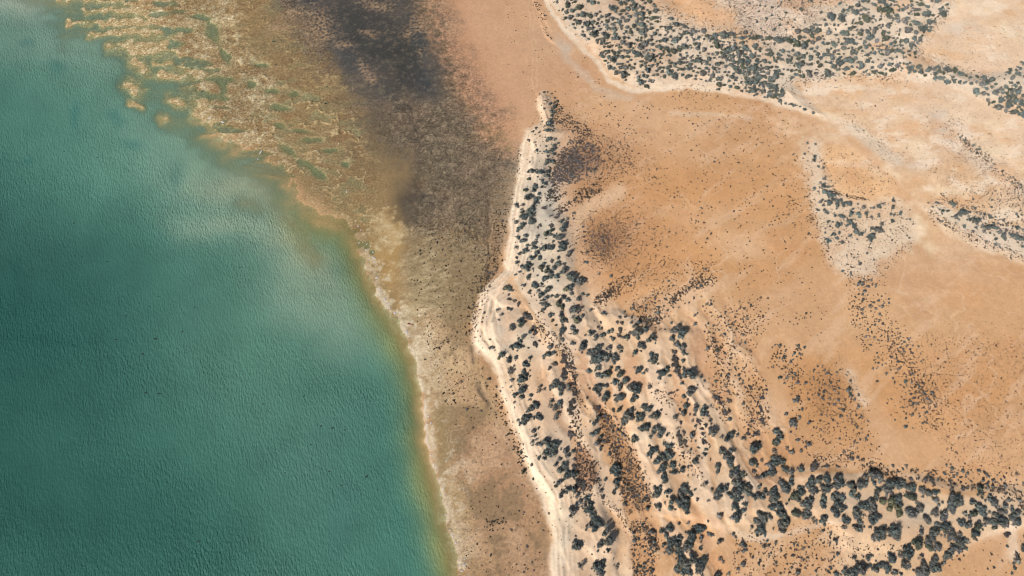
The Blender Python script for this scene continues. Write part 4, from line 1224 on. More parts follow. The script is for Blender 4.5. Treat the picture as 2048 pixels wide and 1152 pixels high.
sheet(1030, 940, 5.4357, "470,160,35 440,190,25,n 570,70,45 540,95,28,n 640,60,40 700,150,50,d 740,160,40,d 740,195,38,d 560,225,35 500,270,38,g 630,220,38 490,300,22 675,290,32,g 770,325,38 700,360,35,g 660,385,28 815,380,38 740,400,28,s 800,440,42 840,500,45 870,560,50 900,590,45 860,640,42 810,610,35,g 620,455,42,g 970,620,30,s 990,660,38,g 955,700,28 1030,760,50 990,790,40 920,815,40,g 890,890,18 1000,890,25 960,900,12 660,830,55 655,720,16,d 725,1020,32,s 710,1060,28,s 745,1000,28,s 920,1040,65 880,1020,40 910,1110,40,g 950,1140,28 830,1075,15,d 1095,1060,25,s 1060,970,12,s 830,915,15,d 1065,255,26 980,110,20 1090,20,45 1100,130,40 1110,180,30,g 1170,220,25,d 370,470,18,d 100,460,14,d 255,570,16,d 305,655,15,d 135,825,22,d 185,1005,15,d 205,1090,15,d 95,1110,15,d 120,1065,10,d 90,25,28,n 195,100,18,n 740,270,16,d 820,190,30,d 930,230,30,d 945,300,28,d 1390,330,30,g 1430,420,30,g 1180,370,26,g 1290,770,30,g 1480,680,30,g 1500,780,26,g 1280,690,22,g")
sheet(1290, 940, 5.4357, "195,100,40 200,130,28 125,230,48 110,270,40,g 150,200,30 220,255,38 410,200,45 370,250,40,g 440,240,38 400,320,50,g 350,350,40 440,340,38 400,400,48 430,420,42 475,280,28 270,355,38 205,370,18,s 145,405,34 265,430,35 315,440,14 520,230,18 550,330,25,d 630,170,30,s 765,270,55,g 800,230,42 760,300,40,g 850,215,35 670,350,20,s 790,505,36,s 665,560,20,d 460,575,24,s 355,590,18 170,675,35 250,650,40 225,720,30 260,620,25 270,800,50 330,800,50 350,740,35 260,870,45,g 345,870,42 490,690,48 560,640,50 620,640,48 490,750,45 470,820,40 430,840,45,g 480,860,30 610,740,30,g 700,705,35,g 795,780,30,g 590,860,24 390,950,50 440,1020,55,g 500,960,45 380,1010,45 350,1080,40 430,1060,42 470,1120,42 400,1120,35 600,1020,50 630,980,42 570,1060,45,g 570,1100,40,g 810,980,28,s 770,1140,35 955,55,55,g 920,70,35,g 1040,70,30 990,150,55 1000,210,50 960,260,55,g 940,310,42 985,330,35 1080,200,45 1115,270,30 1060,230,35 1210,300,42 1160,300,32 1215,200,28 1275,250,30 1250,310,35 1370,260,45 1360,310,40,s 1410,290,30 1380,350,35,s 950,410,40 1060,400,38,s 1050,450,32 970,510,48 930,530,38,g 1010,490,35 1350,415,40 1430,410,38 1460,480,45 1490,500,35 1460,155,35,s 1500,210,48 1240,500,48,g 1290,540,38 1210,560,42,g 1180,560,30 1330,510,35,g 1250,640,48 1210,670,35 1280,690,28 1140,635,26,s 1380,640,14,s 1490,590,50,g 1440,580,32,g 945,705,26,g 975,740,20,s 1275,835,26,g 1315,775,18 1355,905,16,g 1050,820,35,g 1050,1030,35,g 1170,20,28,d 1200,80,35,d 1260,80,35,g 1300,50,30 1350,50,40 1360,20,35 900,1120,25,s 1060,880,30,s 1000,1080,25,s")
sheet(1460, 760, 6, "295,830,75 245,1005,45 270,950,18,d 265,1100,25,d 365,965,24,s 525,620,38 570,650,30 560,700,42 525,770,42,n 540,740,40 515,875,38,s 530,950,48 600,980,48 540,1000,45 460,1020,38,g 470,1040,35,g 490,1110,48,g 610,1050,25 655,1090,38 710,1120,42,g 835,1085,40 720,865,38,s 665,825,25,s 835,860,26,g 800,735,28,g 710,635,14 665,420,28,g 740,525,45,g 715,545,30,d 770,560,28,g 790,240,35,g 765,260,28,g 890,50,24,g 800,45,22,g 930,785,32,g 1005,1045,55,d 985,1080,40,d 1145,1045,28,g 1275,1050,20,g 1440,960,30,g 1420,940,20,g 1510,940,22,g 375,480,35,d 390,530,32,d 370,220,32,d 355,340,30,d 360,380,25,d 240,95,25,d 420,125,24,d 245,500,22,d 210,545,20,d 205,650,32,d 170,700,30,d 300,660,35,d 345,740,22,d 1080,430,20,s 1300,450,20,g 935,520,25,g 1395,140,35,g 1430,200,22,g 1520,330,26,g 1100,240,22,s")
sheet(1540, 940, 5.4357, "210,160,35 215,95,30 100,155,32,d 130,205,48,g 30,230,40 30,290,45 80,400,40 95,475,52 140,580,58 110,600,40,g 10,420,32 150,380,16 390,170,38 435,130,40 440,235,48,g 510,120,45 575,110,45 600,130,30 540,190,30 590,215,45 560,245,35,g 310,240,50 260,290,45,n 215,300,38,n 280,335,28 690,120,40,g 735,85,35 660,180,38,g 700,190,40,g 745,170,35 690,280,42,g 660,320,38 760,310,38 545,310,38 545,370,38 540,400,30 410,330,36 370,380,50 330,385,35,g 265,480,48,n 290,490,38 375,490,58,g 400,500,40 565,530,45 550,560,30 475,575,30,s 700,400,48 670,440,42 690,480,45 760,420,38 830,180,40 870,170,40,d 875,230,38 850,285,36 915,310,34 960,160,50,g 950,190,35 1010,150,28 1090,60,60,g 1150,80,50,g 1060,40,35,s 1010,90,30,g 1090,150,30 1160,120,35,g 1260,160,45 1330,170,50 1400,155,42 1240,220,45,g 1190,210,25,s 1370,190,35 1140,240,35 1120,290,40,g 1110,330,28 1060,360,42,g 990,390,50 960,400,35 1070,430,48,g 1100,420,30 920,390,25,s 1200,350,45,o 1270,340,50,o 1250,420,40,o 1330,420,42,o 1360,490,48,o 1360,330,48 1380,390,30 910,470,48 900,510,40,g 935,560,38 985,500,22,s 900,630,35 940,640,35 930,670,22 1090,510,48 1065,560,42 1170,520,18 1110,560,28 790,555,45 825,585,22,s 780,640,34,s 990,625,14 1050,640,22,s 1130,700,58 1100,740,50,g 1170,680,45 1180,740,38 1215,620,20 1310,670,70 1280,690,45,g 1320,720,50,g 690,765,27 720,915,22 530,765,12 405,690,13 645,1075,17 485,1105,17 290,1110,30,g 885,960,28,g 920,1000,25,d 1030,970,38,g 1060,940,25 1285,950,58 1380,920,40,s 1450,850,45 1470,920,50 1490,880,35 1410,920,30 1160,1040,42 1110,1080,38 1060,1050,30,g 1240,1080,50 1440,1040,50,s 1410,1050,35 960,1080,58,g 900,1090,48 870,1120,35 990,1050,35 800,1120,42 700,1140,30 1330,1120,38,g 1390,1140,22 1490,190,50 1500,300,55,n 1490,480,55,g 330,970,22,s 675,945,16,s 880,1150,40")
sheet(1768, 940, 5.4357, "380,235,42,g 440,265,42,g 510,255,38 525,340,38,g 495,330,25 595,360,18 350,420,42,g 310,470,35,g 420,545,42,g 435,570,28 690,320,50,g 740,310,40 780,370,42 710,380,55 700,440,45,g 905,360,36 1000,220,38,n 1000,265,32 1090,185,25,g 1150,190,22,g 705,215,35,d 820,210,28,d 870,205,25,d 690,120,22,d 700,150,22,d 740,160,22,d 480,125,32,d 420,110,30,d 490,150,22,d 260,100,32,d 1100,330,38 1140,355,42,g 1090,320,25 1285,345,30,s 970,400,36 1020,430,50 930,480,40,n 1030,480,40 900,490,25 830,480,30,s 880,540,28,s 510,470,42,g 600,510,52,g 620,480,38,g 590,540,38,g 810,590,45 880,600,38,g 765,555,20 530,600,28,g 610,620,50 600,650,38,n 670,580,18 960,640,42,n 980,610,35 940,700,42 930,740,28 1020,655,16 870,780,32,s 780,720,38,s 690,720,55,g 650,760,30,s 640,700,28,s 780,800,55 740,850,55,g 800,780,35 710,900,30 660,930,45 630,970,38,g 510,980,45,g 490,1010,30 510,1070,52 550,1060,38 590,1030,28,s 490,1090,35 540,840,42,g 510,880,22 500,700,52 470,740,45,g 520,680,38 430,790,42,g 440,840,40,n 320,790,55,n 330,830,42,n 360,690,32,g 360,640,24,s 380,1020,35,s 390,1090,60,g 350,1110,42,g 420,1120,38 370,950,28,s 1070,560,40,g 1040,600,25,s 1140,570,42 1210,540,55 1240,580,45,g 1290,580,40 1330,540,45,g 1350,500,38 1410,560,42 1400,590,32 1390,480,38,g 1330,450,32 1250,400,34 1220,460,38,g 1270,470,25,s 1150,635,32,n 1140,500,30,s 1100,470,25,s 1460,420,30,s 1480,490,25,g 1510,420,22 1305,690,40,d 1510,720,38 1510,830,42,g 1500,880,32 1420,920,32,d 1410,980,38,s 1310,835,16 1145,915,18,d 800,970,20,d 845,930,15,d 1130,985,12,d 1170,1060,18,d 1100,1075,16,d 1390,1075,20 225,635,11,d 1360,1130,18 1420,340,25,s 1510,575,20 1510,630,16 1280,190,28,s")
sheet(1590, 280, 6, "215,225,24 210,270,26 95,195,20 130,60,20 230,75,16 265,345,18 325,355,16 330,490,28,g 280,545,25,s 320,580,32 370,590,28 220,605,24 260,640,18 340,655,38 400,660,40,g 400,700,38 450,690,36 290,770,28,g 315,745,18 320,805,20 395,780,40 460,750,35,g 480,800,38 555,800,34 530,760,32,g 635,795,36 595,770,18 675,850,20 740,790,16 800,835,34,g 925,835,22 985,830,30 1040,790,22,s 1155,755,24 1150,830,30 330,865,24 355,885,26 270,865,14 650,905,34 735,915,38 830,910,30 900,950,22,s 985,935,20 1125,910,24 1170,920,20 1240,910,22 1150,995,28 1025,1035,26 520,940,34 570,950,24 465,935,20 650,990,28 385,1000,24 495,1050,32 535,1030,24 610,1045,24 700,1060,30,s 700,1120,26 900,1090,24 950,1095,24 780,1145,25 520,1130,22 405,1060,18 345,1080,14 345,1130,16 440,1005,16")
sheet(1536, 384, 3, "650,240,24,g 600,290,22 610,275,20 350,305,16 400,290,14 435,315,12 380,265,14 410,210,18 520,255,20 545,265,14 480,275,14 480,190,16 505,215,16 545,440,14,g 435,485,11 535,560,14,g 560,555,12,g 570,605,14,g 600,695,12,g 610,535,10,g")
sheet(1830, 360, 7.02, "475,355,45 510,385,38 640,480,55 540,545,42,g 590,510,38 680,500,35 360,465,32 430,468,26 280,350,28,g 230,395,22,d 745,590,32 800,600,40 860,600,42 840,630,32,g 660,680,28 835,695,24 780,745,28,s 960,700,48 940,740,30,g 1050,690,42 920,650,22 1100,710,36 1150,750,35,s 1025,770,20 1080,800,20,s 1100,860,30 1200,810,42 1220,850,32 1330,810,42 1390,820,45 1420,850,38 1480,860,40 1415,900,18 1470,960,26 1110,930,34,s 975,885,18 1390,700,30 1340,670,20,d 545,625,16 460,680,20,d 300,570,20,d 350,600,20,s 1280,625,18,d 770,335,16,d 1165,965,14")

sheet(960, 540, 12, "150,30,38 235,90,48 330,120,46 220,165,40 200,205,38 400,20,40 30,90,26 30,190,28 405,80,20 300,60,36 120,480,34 250,440,34 290,230,22 530,90,18 320,300,16 20,300,34 15,420,28", 'dark')
# northern belt: bushes set out at random inside the surveyed outline, spaced and clumped
prng = np.random.default_rng(99)


def fill(poly, n, rlo, rhi, gap, kinds, clump=0.0, pw=1.6, seed=5):
    a = np.array(poly, float)
    pts = np.stack([prng.uniform(a[:, 0].min(), a[:, 0].max(), n * 30), prng.uniform(a[:, 1].min(), a[:, 1].max(), n * 30)], 1)
    ok = inside(pts[:, 0], pts[:, 1], poly)
    if clump:
        gx_, gy_ = ground(pts[:, 0], pts[:, 1])
        ok &= prng.random(len(pts)) < np.clip(0.5 + clump * fbm(gx_, gy_, 13.0, 2, 700 + seed), 0.02, 1)
    pts = pts[ok]
    out = []
    cell = {}
    for p in pts:
        if len(out) >= n:
            break
        r = rlo + (rhi - rlo) * prng.random() ** pw
        key = (int(p[0] // 30), int(p[1] // 30))
        bad = False
        for i in (-1, 0, 1):
            for j in (-1, 0, 1):
                for (qx, qy, qr) in cell.get((key[0] + i, key[1] + j), ()):
                    if (qx - p[0]) ** 2 + (qy - p[1]) ** 2 < (gap * (r + qr)) ** 2:
                        bad = True
                        break
        if bad:
            continue
        cell.setdefault(key, []).append((p[0], p[1], r))
        out.append((p[0], p[1], r, kinds[int(prng.integers(len(kinds)))]))
    return out


BK = ['teal', 'teal', 'teal', 'grey', 'green']
NORTH = []
NORTH += fill([(1094, -6), (1130, 44), (1196, 108), (1226, 154), (1266, 176), (1296, 180), (1304, 164), (1360, 160), (1440, 177), (1540, 205), (1570, 190), (1530, 160), (1490, 120), (1420, 80), (1330, 40), (1290, -6)], 430, 3.5, 11, 0.62, BK, 0.9)
NORTH += fill([(1530, 100), (1640, 50), (1690, 20), (1740, -6), (1900, -6), (1880, 40), (1830, 96), (1834, 124), (1780, 155), (1640, 155), (1570, 165), (1540, 150)], 330, 3.5, 12.5, 0.64, BK, 0.9)
NORTH += fill([(1410, 85), (1500, 70), (1560, 100), (1550, 200), (1500, 180)], 110, 3.5, 11, 0.66, BK, 0.8)
NORTH += fill([(1800, 145), (1860, 136), (1940, 155), (2010, 180), (2052, 200), (2052, 235), (1990, 225), (1930, 185), (1850, 160)], 95, 5, 11, 0.62, BK, 0.5)
NORTH += fill([(2006, 150), (2050, 128), (2052, 240), (2010, 225)], 26, 5, 10, 0.66, BK)
NORTH += fill([(1536, 178), (1560, 185), (1560, 208), (1536, 200)], 12, 5, 9, 0.6, BK)
NORTH += fill([(1545, 205), (1590, 215), (1640, 238), (1600, 222)], 14, 3, 6, 0.6, BK)
NORTH += fill([(1480, -5), (1720, -5), (1600, 60), (1520, 90)], 40, 3, 7, 1.4, BK)

MK = ['grey', 'sparse', 'grey', 'dark', 'teal']
for poly, n, lo, hi in [([(1400, 590), (1500, 600), (1490, 830), (1420, 800)], 55, 2.2, 5), ([(1580, 730), (1700, 740), (1750, 900), (1700, 930), (1590, 870)], 70, 2.0, 4.6), ([(1690, 540), (1770, 560), (1800, 700), (1850, 850), (1790, 880), (1720, 700)], 75, 2.2, 5),
                        ([(1780, 640), (1830, 690), (1880, 820), (1840, 850), (1790, 740)], 45, 2.2, 4.6), ([(1540, 690), (1610, 690), (1590, 780), (1540, 760)], 22, 2.2, 5), ([(1740, 930), (1900, 930), (2050, 960), (2050, 985), (1900, 975)], 45, 2.6, 6),
                        ([(1230, 640), (1330, 560), (1430, 545), (1420, 575), (1330, 650)], 45, 2.2, 4.2), ([(1470, 1075), (1660, 1060), (1680, 1150), (1460, 1152)], 45, 2.2, 5), ([(1310, 790), (1420, 760), (1420, 980), (1340, 960)], 45, 2.0, 4.5),
                        ([(1280, 1040), (1316, 1090), (1306, 1150), (1268, 1150)], 26, 2.6, 5), ([(1215, 830), (1262, 880), (1300, 1000), (1260, 1020), (1230, 900)], 40, 2.4, 4.6), ([(1880, 390), (2050, 380), (2050, 470), (1970, 440)], 30, 2, 4), ([(1905, 268), (1926, 276), (1992, 330), (1980, 340)], 34, 2.0, 5), ([(1985, 335), (2050, 375), (2050, 395), (1990, 350)], 26, 2.0, 4.5), ([(1900, 402), (1960, 425), (2050, 462), (2050, 485), (1960, 455)], 40, 3.0, 6.5), ([(1650, 420), (1830, 420), (1820, 500), (1700, 560)], 60, 1.8, 3.6)]:
    NORTH += fill(poly, n, lo, hi, 0.8, MK, 0.8)
ITEMS = [(x, y, r, k, True) for (x, y, r, k) in SHEETS] + [(x, y, r, k, False) for (x, y, r, k) in NORTH]
# the crown that shows in the picture includes its shadow side: plant a little up-sun, a little smaller
PLANTS = []
for (x, y, r, k, seen) in ITEMS:
    if not (-30 < x < 2078 and -40 < y < 1190):
        continue
    X, Y = ground(x, y)
    R = r * float(metres(y)) * ((1.15 if r > 5 else 1.08) if seen else 0.92)
    X -= SHADOW[0] * R * 0.16
    Y -= SHADOW[1] * R * 0.16
    PLANTS.append((float(X), float(Y), R, k, r, x, y))
SAT = []
for (X, Y, R, k, r, x, y) in PLANTS:
    if k == 'dark' or r < 3.5:
        continue
    for _ in range(int(prng.integers(0, 3))):
        a = prng.random() * 6.283
        d = R * (0.75 + 0.6 * prng.random())
        q = R * (0.25 + 0.3 * prng.random())
        SAT.append((X + d * math.cos(a), Y + d * math.sin(a), q, k if prng.random() < 0.7 else 'sparse', 0.2, x, y))
order = sorted(range(len(PLANTS)), key=lambda i: -PLANTS[i][4] * (1.0 if PLANTS[i][6] > 245 else 0.6))

ZONES = [(1013, 590, 'on bare beach ramp left of the sandy lane'), (1110, 250, "beside the narrow tip of the sand spit"), (1090, 330, 'on upper spit next to the black samphire wedge'),
         (1065, 400, 'on the upper spit below the black samphire wedge'), (1060, 450, 'on spit crest where the dune scrub is thickest'), (1110, 480, 'on the spit beside the round dotted samphire patch'),
         (1050, 520, 'along the white beach edge of the mid spit'), (1120, 550, 'on the grey litter of the mid spit'), (1070, 580, 'on the mid spit above the sandy lane'),
         (1100, 620, 'just right of the sandy lane head'), (1150, 640, 'on the inland side of the lower spit'), (1040, 660, 'on the hummocky dune left of the sandy lane'),
         (1060, 700, 'on the pale dune between beach and lane'), (1140, 730, 'in the brown thicket crossing the sandy lane'), (1170, 690, 'right of the lane below the inland dune scrub'),
         (1210, 720, 'in the big clump right of the lane bend'), (1275, 675, 'beside the short dark samphire column'), (1290, 730, 'among the bushes left of the tall bush row'),
         (1350, 690, 'in the tall vertical bush row'), (1360, 750, 'at the foot of the tall vertical bush row'), (1030, 790, 'on dune strip just above the long white beach'),
         (1120, 790, 'on the dune left of the brown thicket strip'), (1070, 830, 'on the pale dune beside the white beach bend'), (1110, 890, 'in the thick clump above the lower white beach'),
         (1190, 880, 'along left edge of the long speckled samphire strip'), (1250, 790, 'in the clump above the long speckled samphire strip'), (1290, 850, 'right of the top of the long speckled strip'),
         (1330, 910, 'on pale dune right of the long speckled strip'), (1375, 820, 'in the line of bushes along the pale gully'), (1400, 880, 'around the brown thicket ring by the gully'),
         (1440, 870, 'beside the curved wheel track'), (1160, 990, 'at the foot of the dark samphire wedge'), (1180, 1050, 'in the dark bush column below the samphire wedge'),
         (1195, 1130, 'near the bottom edge beside the white beach'), (1320, 980, 'above the sandy lane crossing'), (1360, 1000, 'in the round clump above the sandy lane crossing'),
         (1350, 1090, 'in the paired clumps below the sandy lane crossing'), (1400, 1070, 'in the curved bush arc below the lane crossing'), (1380, 1130, 'near the bottom edge below the lane crossing'),
         (1430, 985, 'in the lone clump on bare sand'), (1470, 960, 'in the upper part of the tall mid-belt column'), (1470, 1030, 'in the lower part of the tall mid-belt column'),
         (1515, 860, 'by the big round bush at the track end'), (1545, 900, 'in vertical clump right of the big round bush'), (1520, 1000, 'in the belt right of the tall column'),
         (1520, 1050, 'at the scalloped lower rim of the belt'), (1560, 1020, 'on the white sand above the scalloped rim'), (1610, 985, 'along upper left part of the lower right belt'),
         (1650, 970, 'along straight top edge of the lower right belt'), (1620, 1030, 'in open left part of the lower right belt'), (1680, 1010, 'in the middle of the lower right belt'),
         (1740, 955, 'in the high clump topping the lower right belt'), (1790, 980, 'under the top edge right of the high clump'), (1770, 1010, 'by the yellow-green bush in the lower right belt'),
         (1720, 1040, 'below the middle of the lower right belt'), (1760, 1065, 'on the half-moon of bare sand'), (1700, 1130, 'in the bottom edge thicket below the orange flat'),
         (1770, 1130, 'in the bottom edge thicket below the half-moon sand'), (1820, 1000, 'left of big double bush on the right belt'), (1830, 1030, 'on open sand under the right belt'),
         (1900, 1010, 'in the big double bush on the right belt'), (1880, 1035, 'in the low clump under the big double bush'), (1950, 1015, 'in the belt beneath the isolated green bush'),
         (1890, 1075, 'in the diagonal clump by the smooth orange hollow'), (1850, 1090, 'in lower clump left of the smooth orange hollow'), (1850, 1140, 'at bottom edge left of the smooth orange hollow'),
         (1940, 1060, 'along the scarp above the smooth orange hollow'), (2000, 1040, 'in the thick right end of the belt'), (2030, 1090, 'at the right edge by the white hollow'),
         (1650, 390, 'on the pale sand island under its dark ledge'), (1700, 430, 'on the open pale sand island'), (1920, 430, 'along the crest of the far right sand ridge'), (1990, 470, 'at low end of the far right sand ridge')]
LOOK = {'teal': 'blue-green dune shrub', 'grey': 'grey-leaved dune shrub', 'sparse': 'thin twiggy shrub', 'olive': 'yellow-green leafy shrub', 'green': 'dark green shrub', 'dark': 'dark brown bush'}
ORD = 'first second third fourth fifth sixth seventh eighth ninth tenth eleventh twelfth thirteenth fourteenth fifteenth sixteenth seventeenth eighteenth nineteenth twentieth'.split()

proto_me = {}
stem_me = []
for s in range(3):
    v, q = make_stems(500 + s)
    me = mesh_from('stems', v, q, None, None, True)
    me.materials.append(M_WOOD)
    stem_me.append(me)
for k, lst in CROWNS.items():
    proto_me[k] = []
    for v, q, c in lst:
        me = mesh_from('crown', v, q, None, c, False)
        me.materials.append(M_LEAF)
        proto_me[k].append(me)

big = order[:300]
zone_of = {}
for i in big:
    x, y = PLANTS[i][5], PLANTS[i][6]
    z = min(range(len(ZONES)), key=lambda j: (ZONES[j][0] - x) ** 2 + (ZONES[j][1] - y) ** 2)
    zone_of.setdefault((z, PLANTS[i][3]), []).append(i)
labels = {}
for (z, k), lst in zone_of.items():
    rows = [('', lst)]
    if len(lst) > 5:
        lst.sort(key=lambda i: PLANTS[i][6])
        h = (len(lst) + 1) // 2
        rows = [('upper ', lst[:h]), ('lower ', lst[h:])]
    for rn, row in rows:
        row.sort(key=lambda i: PLANTS[i][5])
        for n, i in enumerate(row):
            if len(row) == 1:
                labels[i] = rn + LOOK[k] + ' ' + ZONES[z][2]
            else:
                labels[i] = rn + LOOK[k] + ' ' + ZONES[z][2] + ', ' + ('leftmost' if n == 0 else 'rightmost' if n == len(row) - 1 else ORD[n] + ' from left')
for n, i in enumerate(big):
    X, Y, R, k, r, px, py = PLANTS[i]
    z = float(height(X, Y))
    root = bpy.data.objects.new('dune_shrub', None)
    COL.objects.link(root)
    root.empty_display_size = 0.5
    root.location = (X, Y, z - 0.05)
    root.rotation_euler = (0, 0, random.uniform(0, 6.283))
    st = random.uniform(0.9, 1.12)
    hf = random.uniform(0.9, 1.25) * (0.6 if k == 'dark' else 1.0)
    root.scale = (R * st, R / st, R * hf)
    tag(root, labels[i], 'shrub', 'dune shrubs')
    link('crown', random.choice(proto_me[k]), M_LEAF, root)
    if k != 'dark':
        link('stems', random.choice(stem_me), M_WOOD, root)

# the remaining shrubs of that kind
items = {}
for (X, Y, R, k, r, px, py) in [PLANTS[i] for i in order[300:]] + SAT:
    tn = random.uniform(0.75, 1.3)
    items.setdefault(k, []).append((X, Y, float(height(X, Y)) - 0.04, R, random.uniform(0.95, 1.3) * (0.6 if k == 'dark' else 1), random.randrange(99), tn))
vs, qs, cs, off = [], [], [], 0
for k, lst in items.items():
    v, q, c = merged(SMALL[k], lst, 3)
    vs.append(v)
    qs.append(q + off)
    cs.append(c)
    off += len(v)
o = link('dune_scrub', mesh_from('dune_scrub', np.concatenate(vs), np.concatenate(qs), None, np.concatenate(cs), False), M_LEAF)
tag(o, 'mass of smaller grey-green scrub over the pale dune belts', 'scrub', kind='stuff')

# ------------------------------------------------------------------ low saltbush and samphire tufts
TINY = []            # (x, y, r, tone)


def tsize(lo, hi):
    r = lo + (hi - lo) * prng.random() ** 1.8
    return r * 1.7 if prng.random() < 0.07 else r


GREYISH = (1.25, 1.35, 1.55)


def sc_poly(poly, n, rlo, rhi, clump=0.0, tone=1.0, size=10.0):
    a = np.array(poly, float)
    m = n * 12
    for _ in range(6):
        pts = np.stack([prng.uniform(a[:, 0].min(), a[:, 0].max(), m), prng.uniform(a[:, 1].min(), a[:, 1].max(), m)], 1)
        ok = inside(pts[:, 0], pts[:, 1], poly)
        if clump:
            gx_, gy_ = ground(pts[:, 0], pts[:, 1])
            ok &= prng.random(m) < np.clip(0.35 + clump * fbm(gx_, gy_, size, 3, 801), 0.0, 1)
        pts = pts[ok][:n]
        if len(pts) >= n * 0.9:
            break
        m *= 2
    for p in pts:
        jt = 2.6 if prng.random() < 0.75 else 8.0
        TINY.append((p[0] + prng.normal() * jt, p[1] + prng.normal() * jt, tsize(rlo, rhi), tone))


def sc_spot(cx, cy, sx, sy, n, rlo, rhi, tone=1.0, ang=0.0):
    p = prng.normal(size=(n, 2)) * (sx, sy)
    ca, sa = math.cos(math.radians(ang)), math.sin(math.radians(ang))
    for a, b in p:
        TINY.append((cx + a * ca - b * sa, cy + a * sa + b * ca, tsize(rlo, rhi), tone))


def sc_line(pts, w, n, rlo, rhi, tone=1.0):
    P = np.array(pts, float)
    L = np.linalg.norm(np.diff(P, axis=0), axis=1)
    cum = np.concatenate([[0], np.cumsum(L)])
    for _ in range(n):
        s = prng.random() * cum[-1]
        x = np.interp(s, cum, P[:, 0]) + prng.normal() * w
        y = np.interp(s, cum, P[:, 1]) + prng.normal() * w
        TINY.append((x, y, tsize(rlo, rhi), tone))


WEDGE = [(1148, 278), (1133, 293), (1118, 315), (1110, 333), (1098, 360), (1100, 373), (1115, 378), (1150, 367), (1168, 353), (1191, 348), (1203, 333), (1200, 310), (1183, 290), (1158, 278)]
sc_poly(WEDGE, 1500, 1.5, 2.8, 0, GREYISH)
sc_poly([(1120, 315), (1150, 300), (1160, 330), (1140, 365), (1105, 375), (1100, 360)], 600, 1.6, 2.8, 0, GREYISH)
sc_poly([(1150, 265), (1200, 275), (1260, 290), (1270, 340), (1230, 370), (1190, 360), (1200, 320)], 520, 1.2, 2.2)
sc_poly([(1104, 250), (1112, 208), (1135, 225), (1160, 250), (1190, 268), (1170, 282), (1140, 262)], 420, 1.3, 2.6, 0, 0.85)
sc_poly([(1110, 200), (1180, 215), (1250, 240), (1300, 290), (1330, 360), (1250, 380), (1200, 300)], 330, 1.1, 2.0)
sc_spot(1218, 478, 38, 31, 2000, 1.0, 1.6)
sc_spot(1198, 482, 18, 14, 300, 1.3, 2.1, GREYISH)
sc_spot(1200, 515, 14, 10, 120, 1.4, 2.6)
sc_spot(1280, 490, 50, 40, 320, 1.2, 2.2)
sc_line([(1090, 405), (1104, 392), (1112, 382)], 4, 70, 1.6, 3, 0.8)
sc_line([(1106, 408), (1118, 398), (1132, 388)], 3, 70, 1.4, 2.4, 0.8)
sc_line([(1112, 425), (1135, 412), (1160, 402), (1178, 390)], 4, 150, 1.5, 2.6, 0.8)
sc_line([(1150, 392), (1170, 386), (1195, 388)], 5, 170, 1.4, 2.4, 0.85)
sc_poly([(1175, 360), (1200, 355), (1215, 375), (1195, 390), (1180, 385)], 130, 1.2, 2.2)
sc_line([(1196, 608), (1205, 598), (1222, 586)], 6, 150, 1.6, 2.8, 0.85)
sc_line([(1212, 590), (1240, 575), (1272, 562)], 9, 240, 1.4, 2.6, 0.9)
sc_spot(1300, 620, 18, 20, 260, 1.4, 2.4)
sc_line([(1280, 640), (1300, 644), (1318, 640)], 4, 120, 1.6, 2.8, 0.85)
sc_line([(1260, 614), (1272, 620), (1285, 616)], 4, 50, 1.6, 2.6)
sc_line([(1340, 606), (1352, 598), (1372, 582)], 5, 140, 1.6, 2.8)
sc_line([(1375, 580), (1400, 568), (1425, 562)], 6, 180, 1.4, 2.6)
sc_line([(1390, 550), (1420, 535)], 12, 60, 1.3, 2.4)
sc_poly([(1270, 540), (1330, 520), (1420, 520), (1440, 560), (1360, 590), (1300, 600)], 240, 1.2, 2.4, 0.7)
sc_poly([(1130, 420), (1320, 300), (1620, 320), (1625, 520), (1660, 690), (1500, 640), (1430, 560), (1320, 560)], 430, 1.5, 2.9, 0.5)
sc_poly([(1190, 200), (1420, 220), (1640, 300), (1620, 520), (1330, 420)], 300, 1.5, 2.9, 0.4)
sc_poly([(1560, 320), (1640, 300), (1650, 420), (1640, 480), (1560, 450)], 90, 1.2, 2.4)
sc_poly([(1400, 580), (1520, 600), (1500, 820), (1420, 780)], 260, 1.4, 3.0, 0.9)
sc_spot(1482, 640, 26, 22, 170, 1.4, 2.6)
sc_spot(1440, 700, 14, 26, 90, 1.6, 3.0)
sc_spot(1445, 760, 14, 16, 80, 1.5, 2.8)
sc_spot(1425, 690, 8, 14, 50, 1.8, 3.4)
sc_line([(1430, 790), (1440, 810), (1450, 835)], 8, 110, 1.6, 3.0)
sc_line([(1510, 750), (1515, 790), (1520, 840), (1505, 870)], 10, 200, 1.5, 3.0)
sc_line([(1495, 780), (1500, 850), (1490, 880)], 8, 100, 1.5, 3.0)
sc_poly([(1545, 690), (1600, 700), (1600, 760), (1560, 770), (1540, 740)], 110, 1.6, 3.4, 0.8)
sc_poly([(1580, 740), (1700, 740), (1760, 900), (1740, 940), (1620, 930), (1585, 860)], 420, 1.4, 3.0, 0.7)
sc_spot(1655, 785, 26, 30, 520, 0.9, 1.5, 1.2)
sc_spot(1660, 810, 40, 45, 420, 0.9, 1.6, 1.1)
sc_line([(1620, 925), (1660, 920), (1700, 915)], 8, 90, 1.6, 3.0)
sc_poly([(1790, 700), (1840, 670), (2060, 690), (2060, 960), (1900, 950), (1850, 860)], 2000, 0.9, 1.9)
sc_poly([(1850, 640), (2060, 640), (2060, 720), (1830, 700)], 160, 0.8, 1.5)
sc_line([(1770, 640), (1790, 690), (1800, 730), (1850, 790), (1870, 850)], 12, 320, 1.5, 2.8)
sc_spot(1840, 790, 26, 30, 320, 1.4, 2.6)
sc_poly([(1690, 550), (1770, 560), (1790, 700), (1800, 760), (1720, 700), (1690, 620)], 380, 1.3, 2.8, 0.5)
